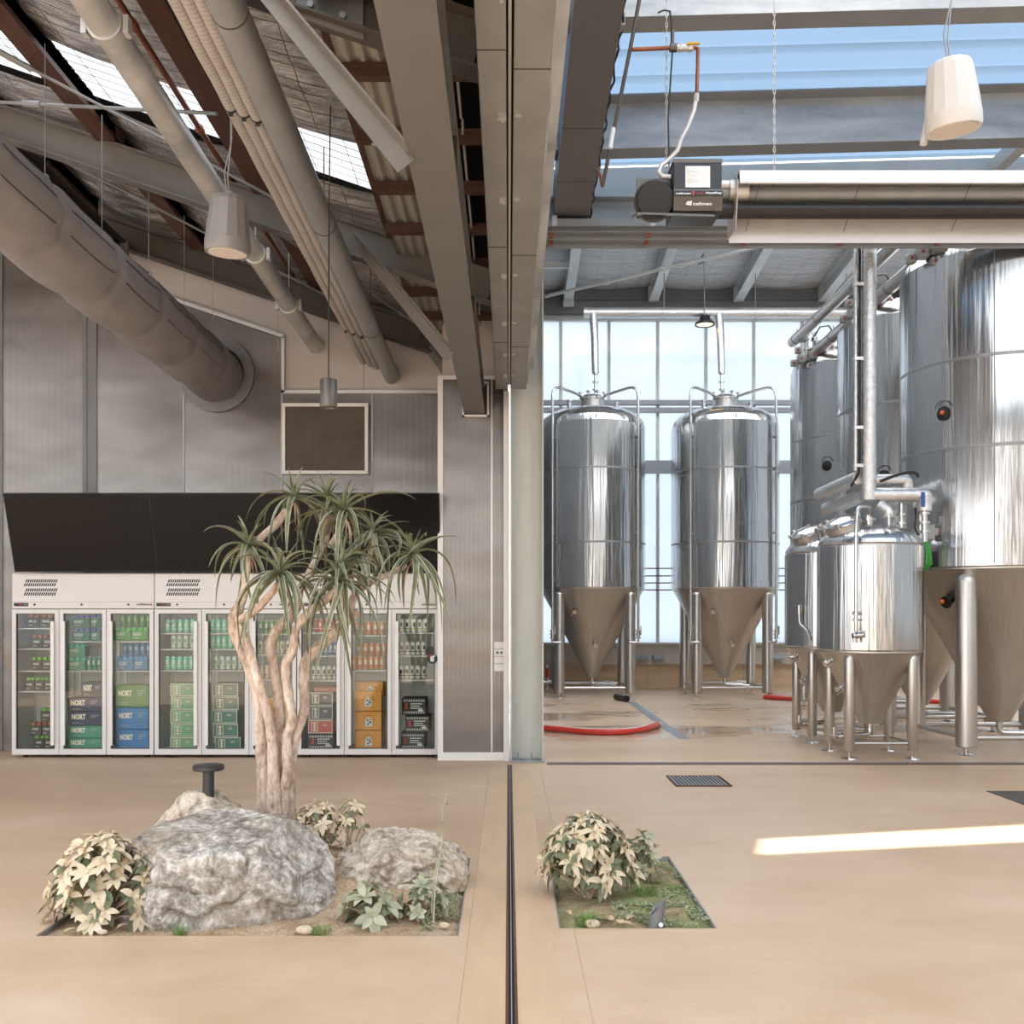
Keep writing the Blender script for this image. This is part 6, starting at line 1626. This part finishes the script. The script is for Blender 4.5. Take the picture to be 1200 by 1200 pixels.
for k, (x, y, s_, lab) in enumerate(((-1.0, 5.02, .03, 'small tan stone on the bed edge between big boulder and grass tuft'), (-1.98, 4.99, .02, 'small stone under the left leafy shrub'), (-.32, 5.1, .02, 'small stone at the right front corner of the left bed'), (.42, 5.12, .03, 'small pale stone at the front of the right bed'))):
    rock('stone', (x, y, .0), (s_ * 1.4, s_, s_ * .8), 20 + k, 'soil_pebble', lab, [], 2, .15)

# bollard light
c = Vector((-1.735, 5.92, 0))
t = thing('bollard_light', 'dark mushroom shaped bollard light rising behind the big boulder', 'light', c)
m = MB(); m.lathe([(.033, .0), (.033, .655)], c, 28); part('stem', m, 'bollard', t)
m = MB(); m.lathe([(.03, .642), (.085, .650), (.090, .656), (.090, .674), (.082, .682), (.03, .684)], c, 40); part('cap', m, 'bollard', t)
# up light
c = Vector((.735, 5.12, -.02))
t = thing('spike_light', 'small grey cylindrical garden light with slanted top in the right bed', 'light', c)
m = MB(); ax = Vector((.12, .0, 1)).normalized(); sg = 24; vs = []
for k in range(sg):
    a = 2 * PI * k / sg; vs.append(c + Vector((.034 * math.cos(a), .034 * math.sin(a), 0)))
for k in range(sg):
    a = 2 * PI * k / sg; h = .11 + .042 * math.cos(a); vs.append(c + ax * h + Vector((.036 * math.cos(a), .036 * math.sin(a), 0)))
for k in range(sg):
    a = 2 * PI * k / sg; h = .105 + .042 * math.cos(a); vs.append(c + ax * h + Vector((.030 * math.cos(a), .030 * math.sin(a), 0)))
for k in range(sg):
    a = 2 * PI * k / sg; vs.append(c + Vector((.028 * math.cos(a), .028 * math.sin(a), .03)))
m.add(vs, [(j * sg + k, j * sg + (k + 1) % sg, (j + 1) * sg + (k + 1) % sg, (j + 1) * sg + k) for j in range(3) for k in range(sg)] + [tuple(3 * sg + k for k in range(sg)), tuple(range(sg))])
part('shroud', m, 'speaker_grey', t)
m = MB(); m.cyl(c + Vector((.02, -.03, .02)), c + Vector((.02, -.045, .03)), .012, seg=10); part('knob', m, 'aluminium', t)

# ---- leaves
def blade(m, base, d, L, w, droop, seg=9, curl=0.0):
    p = Vector(base); d = Vector(d).normalized(); st = L / seg; rings = []
    side = d.cross(Vector((0, 0, 1)))
    if side.length < .15: side = Vector((math.cos(L * 99), math.sin(L * 99), 0))
    side.normalize()
    for i in range(seg + 1):
        t_ = i / seg; ww = w * (min(1, .75 + t_ * 2) if t_ < .15 else 1.0) * (1 - t_) ** .62 * .5 + .0006
        up = side.cross(d).normalized()
        rings.append((p.copy(), side.copy(), up, ww))
        d = (d + Vector((0, 0, -1)) * droop * st * (1.0 + 1.6 * t_) + side * curl * st).normalized(); side = (side - d * side.dot(d)).normalized()
        p = p + d * st
    vs = []
    for (p, s, u, ww) in rings:
        vs += [p - s * ww + u * ww * .35, p - s * ww * .8 + u * ww * .28, p - u * ww * .10, p + s * ww * .8 + u * ww * .28, p + s * ww + u * ww * .35, p - u * ww * .42]
    o = 6; fs = []; mi = []
    for i in range(seg):
        for k in range(6):
            fs.append((i * o + k, i * o + (k + 1) % o, (i + 1) * o + (k + 1) % o, (i + 1) * o + k)); mi.append(1 if k in (0, 3) else 0)
    fs.append(tuple(range(5, -1, -1))); mi.append(0)
    b0 = len(m.v); m.v += vs; m.f += [tuple(x + b0 for x in f) for f in fs]; m.mi += mi

def ovate(m, base, d, nrm, L, w, droop=.6, mi=0, seg=5):
    """pointed oval leaf, creased along the midrib"""
    p = Vector(base); d = Vector(d).normalized(); n = Vector(nrm); s = d.cross(n)
    if s.length < .05: s = d.orthogonal()
    s.normalize(); st = L / seg; vs = []
    for i in range(seg + 1):
        t_ = i / seg; ww = w * .5 * (math.sin(PI * min(1, t_ ** .8)) ** .8 if 0 < t_ < 1 else 0) + .0008
        u = s.cross(d).normalized()
        vs += [p - s * ww + u * ww * .32, p, p + s * ww + u * ww * .32]
        d = (d + Vector((0, 0, -1)) * droop * st / L * .55).normalized(); s = (s - d * s.dot(d)).normalized(); p = p + d * st
    fs = []
    for i in range(seg):
        for k in range(2): fs.append((i * 3 + k, i * 3 + k + 1, i * 3 + 4 + k, i * 3 + 3 + k))
    m.add(vs, fs, mi)

# ---- aloe tree
random.seed(21)
YT = 6.2
def tp(px, py, dy=0.0): return P(px, py, YT + dy) 
t = thing('tree_aloe', 'branching tree aloe with pale trunks and drooping green leaf rosettes behind the boulder', 'tree', (P(328, 955, YT).x, YT, .1))
stems = [
    ([(311, 990, 0), (309, 954, 0), (309, 914, 0), (306, 871, .0), (303, 826, .0), (297, 799, .0), (288, 774, .0), (279, 752, .0), (274, 729, -.02), (279, 713, -.04), (286, 695, -.05), (288, 675, -.05), (290, 655, -.05)], (.052, .046, .040, .034, .030, .030, .030, .033, .038, .034, .026, .022, .020)),
    ([(288, 668, -.05), (295, 645, .0), (306, 630, .05), (320, 618, .08), (330, 606, .10), (336, 597, .10)], (.020, .020, .021, .024, .024, .020)),
    ([(322, 990, -.04), (321, 941, -.05), (320, 891, -.06), (318, 862, -.06), (312, 830, -.06), (302, 797, -.06), (293, 766, -.05), (284, 740, -.04), (276, 724, -.03)], (.05, .045, .034, .031, .029, .028, .028, .028, .026)),
    ([(276, 728, -.03), (296, 718, -.12), (314, 700, -.18), (326, 684, -.22)], (.028, .024, .020, .018)),
    ([(327, 990, .05), (326, 934, .05), (328, 880, .04), (328, 844, .04), (325, 808, .04), (320, 774, .05), (318, 754, .06), (326, 736, .08), (340, 724, .10), (348, 710, .12), (352, 690, .14), (366, 664, .16), (380, 636, .18), (386, 612, .2), (386, 598, .2)], (.045, .040, .034, .031, .031, .031, .032, .034, .032, .027, .024, .022, .021, .022, .020)),
    ([(333, 990, .0), (332, 932, -.02), (337, 902, -.04), (336, 866, -.04), (342, 844, -.05), (337, 808, -.05), (335, 779, -.06), (343, 763, -.07), (347, 738, -.08), (358, 722, -.10), (371, 711, -.12), (385, 700, -.14), (397, 688, -.16)], (.04, .032, .030, .029, .030, .028, .027, .028, .026, .026, .026, .024, .022)),
    ([(338, 990, .06), (340, 923, .05), (343, 880, .04), (349, 855, .04), (357, 830, .04), (356, 794, .04), (361, 770, .05), (378, 754, .07), (394, 740, .09), (408, 724, .11), (412, 706, .13), (420, 688, .15), (430, 662, .18), (436, 640, .2)], (.04, .034, .030, .031, .033, .033, .033, .034, .034, .032, .026, .022, .020, .018)),
    ([(404, 730, .10), (414, 722, .10), (420, 716, .1)], (.024, .024, .022)),
    ([(424, 690, .15), (440, 680, .12), (458, 672, .08), (476, 662, .04)], (.018, .017, .016, .016)),
    ([(386, 640, .18), (398, 622, .1), (402, 606, .06)], (.018, .018, .017)),
]
m = MB()
for pts, rs in stems:
    P3 = [tp(*p) for p in pts]; fine = []; fr = []
    for i in range(len(P3) - 1):
        a = P3[max(0, i - 1)]; b = P3[i]; c = P3[i + 1]; d = P3[min(len(P3) - 1, i + 2)]
        for k in range(6):
            u = k / 6; q = .5 * ((2 * b) + (c - a) * u + (2 * a - 5 * b + 4 * c - d) * u * u + (3 * b - a - 3 * c + d) * u ** 3)
            if q.z < -.02: continue
            fine.append(q); fr.append((rs[i] * (1 - u) + rs[i + 1] * u) * (1 + .10 * noise.noise(q * 14)))
    fine.append(P3[-1]); fr.append(rs[-1] * .9)
    # knobbly tube
    o0 = len(m.v); m.tube(fine, fr, 18)
    for i in range(o0, len(m.v)):
        v = m.v[i]; m.v[i] = v + Vector((noise.noise(v * 25), noise.noise(v * 25 + Vector((9, 0, 0))), 0)) * .006
part('trunk', m, 'bark', t)
m = MB()
for (px, dy, rr) in ((308, .0, .05), (320, -.05, .05), (330, .04, .05), (340, .06, .045)):
    p = tp(px, 960, dy); m.tube([(p.x, p.y, -.02), (p.x, p.y, .14), (p.x + .003, p.y, .36)], [rr * 1.5, rr * 1.15, rr * .8], 16)
part('root_flare', m, 'bark', t)
ros = [(345, 584, .10, 1.0, 15), (385, 590, .20, .9, 16), (403, 600, .04, 1.1, 19), (291, 642, -.05, 1.05, 19), (329, 674, -.24, 1.25, 22), (401, 666, -.12, 1.0, 14), (398, 684, -.18, 1.25, 21), (436, 628, .2, 1.0, 20), (484, 652, .03, 1.25, 22), (420, 655, .0, .9, 12)]
for (px, py, dy, s, n) in ros:
    c = tp(px, py, dy); m = MB(); a0 = uni(0, 6.28); n = int(n * 1.35)
    for k in range(n):
        f_ = (k + .5) / n; az = a0 + k * 2.39996; el = R(80 - 92 * f_ ** .7 + uni(-22, 20))
        d = Vector((math.cos(az) * math.cos(el), math.sin(az) * math.cos(el), math.sin(el)))
        L = s * (.14 + .26 * min(1, f_ * 1.6)) * uni(.7, 1.35)
        blade(m, c + Vector((0, 0, .03 * (1 - f_))) + d * .008, d, L, .035 * uni(.8, 1.2) * (.8 + .3 * f_), uni(1.5, 9.0) * (.25 + f_), 12, uni(-4, 4))
    part('leaf_rosette', m, ['aloe', 'aloe_pale'], t, smooth=True)
    m = MB()
    for k in range(6):     # dry hanging leaves under each crown
        az = uni(0, 6.28); d = Vector((math.cos(az), math.sin(az), -.6)); blade(m, c - Vector((0, 0, .03)), d, uni(.10, .22), .010, 14, 8, uni(-6, 6))
    part('dry_leaves', m, ['dry_leaf', 'dry_leaf'], t, 'brown dried leaves')

# ---- shrubs
def shrub(name, c, rx, ry, h, n, L, w, lab, mats, seed, stem_h=.1, cr=.75, lo=-.1, up=.35, droop=1.0, cat='shrub'):
    random.seed(seed); c = Vector(c); t = thing(name, lab, cat, c)
    fol = MB(); stm = MB()
    for i in range(n):
        f_ = (i + .5) / n; az = i * 2.39996 + uni(-.3, .3); zz_ = lo + (1 - lo) * f_; rr = math.sqrt(max(0, 1 - max(0, zz_) ** 2)) * uni(.85, 1.02)
        if i % 4 == 3: rr *= .6
        q = c + Vector((math.cos(az) * rr * rx, math.sin(az) * rr * ry, stem_h + zz_ * (h - stem_h)))
        nr = (Vector((math.cos(az) * rr, math.sin(az) * rr, up + zz_ * .6))).normalized()
        stm.tube([c + Vector((uni(-.03, .03), uni(-.03, .03), -.01)), c.lerp(q, .5) + Vector((0, 0, .02)), q - nr * .01], [.006, .005, .003], 6)
        a = nr.orthogonal().normalized(); b = nr.cross(a)
        nl = 7; a0 = uni(0, 6.28)
        for k in range(nl):
            an = a0 + 2 * PI * k / nl + uni(-.2, .2); e = R(18 + uni(-14, 22))
            d = (a * math.cos(an) + b * math.sin(an)) * math.cos(e) + nr * math.sin(e); LL = L * uni(.7, 1.15)
            cream = random.random() < cr
            ovate(fol, q + d * .004, d, nr, LL, w * uni(.8, 1.15) * LL / L, droop * uni(.6, 1.3), 0 if cream else 1)
        for k in range(2):
            an = uni(0, 6.28); e = R(50); d = (a * math.cos(an) + b * math.sin(an)) * math.cos(e) + nr * math.sin(e)
            ovate(fol, q, d, nr, L * .5, w * .5, .3, 0)
        if i % 1 == 0:
            for k in range(2):
                an = a0 + .4 + PI * k + uni(-.3, .3); d = (a * math.cos(an) + b * math.sin(an)) * .9 - nr * .15
                ovate(fol, q - nr * .03, d, nr, L * 1.1, w * 1.1, droop * 1.5, 1)
    part('foliage', fol, mats, t, smooth=True, recalc=False); part('stems', stm, 'stem', t); return t
shrub('leafy_shrub', (-2.05, 5.18, -.02), .28, .20, .45, 60, .078, .034, 'round shrub with cream coloured pointed leaves at the left corner of the planting bed', ['leaf_cream', 'leaf_green'], 5, .08, .80, droop=1.6)
shrub('leafy_shrub', (.44, 5.68, -.02), .26, .22, .45, 54, .088, .032, 'bushy shrub with cream and dark green leaves in the right planting bed', ['leaf_cream', 'leaf_green'], 9, .14, .62, droop=2.2)
shrub('leafy_shrub', (-1.13, 6.12, .10), .16, .12, .33, 20, .062, .024, 'cream leaved shrub at the foot of the tree aloe', ['leaf_cream', 'leaf_green'], 12, .10, .88, droop=1.6)
shrub('leafy_shrub', (-.95, 6.15, .12), .08, .07, .32, 7, .055, .022, 'small upright cream shrub just right of the tree foot', ['leaf_cream', 'leaf_green'], 13, .16, .8, droop=1.4)
shrub('sage_plant', (.78, 5.98, -.02), .085, .08, .30, 12, .060, .034, 'upright grey green plant beside the bushy shrub in the right bed', ['leaf_sage', 'leaf_green'], 17, .06, .85, droop=.5, cat='plant')
shrub('sage_plant', (-.70, 5.17, -.01), .13, .09, .16, 9, .095, .046, 'low plant with broad pale green leaves in front of the cream boulder', ['leaf_sage', 'leaf_green'], 23, .03, .75, droop=.8, cat='plant')
shrub('sage_plant', (-.44, 5.24, -.01), .12, .09, .21, 12, .055, .034, 'grey green leafy plant beside the tall flower stalk', ['leaf_sage', 'leaf_green'], 29, .03, .7, droop=.5, cat='plant')
# tall stalk
def stalk(pts, lab, seed):
    random.seed(seed); P3 = [Vector(p) for p in pts]; t = thing('flower_stalk', lab, 'plant', P3[0])
    m = MB(); m.tube(P3, [.005, .004, .0035, .003, .0025, .002][:len(P3)], 7)
    for (q, e) in ((P3[-2], Vector((-.03, 0, .04))), (P3[-2], Vector((.03, .0, .01))), (P3[2], Vector((.07, 0, .0))), (P3[2], Vector((-.02, 0, .03)))): m.tube([q, q + e * .6 + Vector((0, 0, .005)), q + e], .0018, 5)
    part('stem', m, 'leaf_sage', t)
    f = MB()
    for q in [P3[-1], P3[-2] + Vector((-.03, 0, .04)), P3[-2] + Vector((.03, 0, .01)), P3[2] + Vector((.07, 0, 0)), P3[2] + Vector((-.02, 0, .03)), P3[1], P3[3]]:
        for k in range(4):
            an = uni(0, 6.28); ovate(f, q, Vector((math.cos(an), math.sin(an), uni(-.2, .8))), Vector((0, 0, 1)), .022, .014, .3, 0)
    part('leaves', f, ['leaf_sage', 'leaf_green'], t, recalc=False)
stalk([P(508, 1082, 5.12), P(510, 1040, 5.14), P(516, 1000, 5.16), P(519, 965, 5.18), P(518, 945, 5.2), P(525, 932, 5.2)], 'tall thin flower stalk in front of the cream boulder', 3)
stalk([P(506, 1070, 5.2), P(507, 1040, 5.2), P(512, 1012, 5.2), P(520, 985, 5.2)], 'shorter thin stalk beside the tall flower stalk', 4)
# grass tufts
def tuft(c, r_, h, n, lab, seed):
    random.seed(seed); m = MB(); c = Vector(c)
    for i in range(n):
        a = uni(0, 6.28); q = r_ * math.sqrt(random.random()); b = c + Vector((q * math.cos(a), q * math.sin(a), 0)); d = Vector((math.cos(a) * uni(0, .6), math.sin(a) * uni(0, .6), 1)).normalized()
        s = Vector((-math.sin(a), math.cos(a), 0)) * .0016; H_ = h * uni(.5, 1.1)
        m.add([b - s, b + s, b + d * H_ * .6 + s * .7, b + d * H_ * .6 - s * .7, b + d * H_ + Vector((d.x, d.y, -.2)) * H_ * .25], [(0, 1, 2, 3), (3, 2, 4)])
    solo('grass_tuft', m, 'grass', lab, 'grass', 'grass tufts in the beds', smooth=False, recalc=False, kind='stuff')
tuft((-.93, 5.03, -.02), .06, .045, 160, 'small green grass tuft right of the big boulder', 1)
tuft((-1.60, 4.99, -.02), .03, .07, 90, 'small green tuft at the front foot of the big boulder', 2)
tuft((.40, 5.16, -.02), .06, .075, 260, 'fine green grass tuft at the front left of the right bed', 3)
tuft((.76, 5.72, -.02), .07, .07, 240, 'fine green grass tuft below the grey green plant in the right bed', 4)
tuft((.70, 5.45, -.02), .11, .035, 260, 'low green grass patch in the middle of the right bed', 5)
tuft((.93, 5.8, -.02), .07, .04, 200, 'low green grass patch along the right edge of the right bed', 6)
tuft((-.30, 5.75, -.02), .05, .03, 100, 'short green growth at the right edge beside the cream boulder', 7)
# ground cover
def cover(x0, x1, y0, y1, n, lab, seed, size=.013):
    random.seed(seed); m = MB()
    for i in range(n):
        x = uni(x0, x1); y = uni(y0, y1)
        if noise.noise(Vector((x * 5, y * 5, seed))) < -.1: continue
        for k in range(3):
            a = uni(0, 6.28); ovate(m, (x, y, -.012 + uni(0, .02)), (math.cos(a), math.sin(a), uni(.1, .9)), (0, 0, 1), size * uni(.7, 1.4), size * .7, .2, 0 if random.random() < .8 else 1, seg=3)
    solo('ground_cover', m, ['moss', 'leaf_sage'], lab, 'ground cover', recalc=False, kind='stuff')
cover(.55, 1.01, 5.08, 5.5, 700, 'tiny leaved ground cover around the small garden light', 31)
cover(.80, 1.01, 5.5, 6.4, 260, 'sparse tiny leaved ground cover along the right side of the right bed', 32)
cover(-.44, -.26, 5.0, 5.75, 420, 'tiny leaved ground cover at the right end of the left bed', 33)
# dead leaves, countable few
random.seed(77)
dl = [(.30, 5.35), (.52, 5.18), (.56, 5.12), (.50, 5.25), (.60, 5.20), (.62, 5.11), (-2.0, 5.03), (-2.1, 5.0), (-1.92, 5.02), (-.95, 5.85)]
wd = ['by the left edge of the right bed', 'front most left of the small garden light', 'closest to the small garden light on its left', 'farther back left of the small garden light', 'behind the curled ones left of the garden light', 'touching the ground cover by the garden light', 'under the left shrub, middle one', 'under the left shrub, leftmost', 'under the left shrub, rightmost', 'on the sand between the boulders']
for k, (x, y) in enumerate(dl):
    m = MB(); a = uni(0, 6.28); ovate(m, (x, y, moundL(x, y) - .01 if x < 0 else .0), (math.cos(a), math.sin(a), .5), (0, 0, 1), .075, .034, 1.4, 0)
    solo('fallen_leaf', m, 'dry_leaf', 'curled dry tan leaf ' + wd[k], 'dead leaf', 'fallen dry leaves', recalc=False)
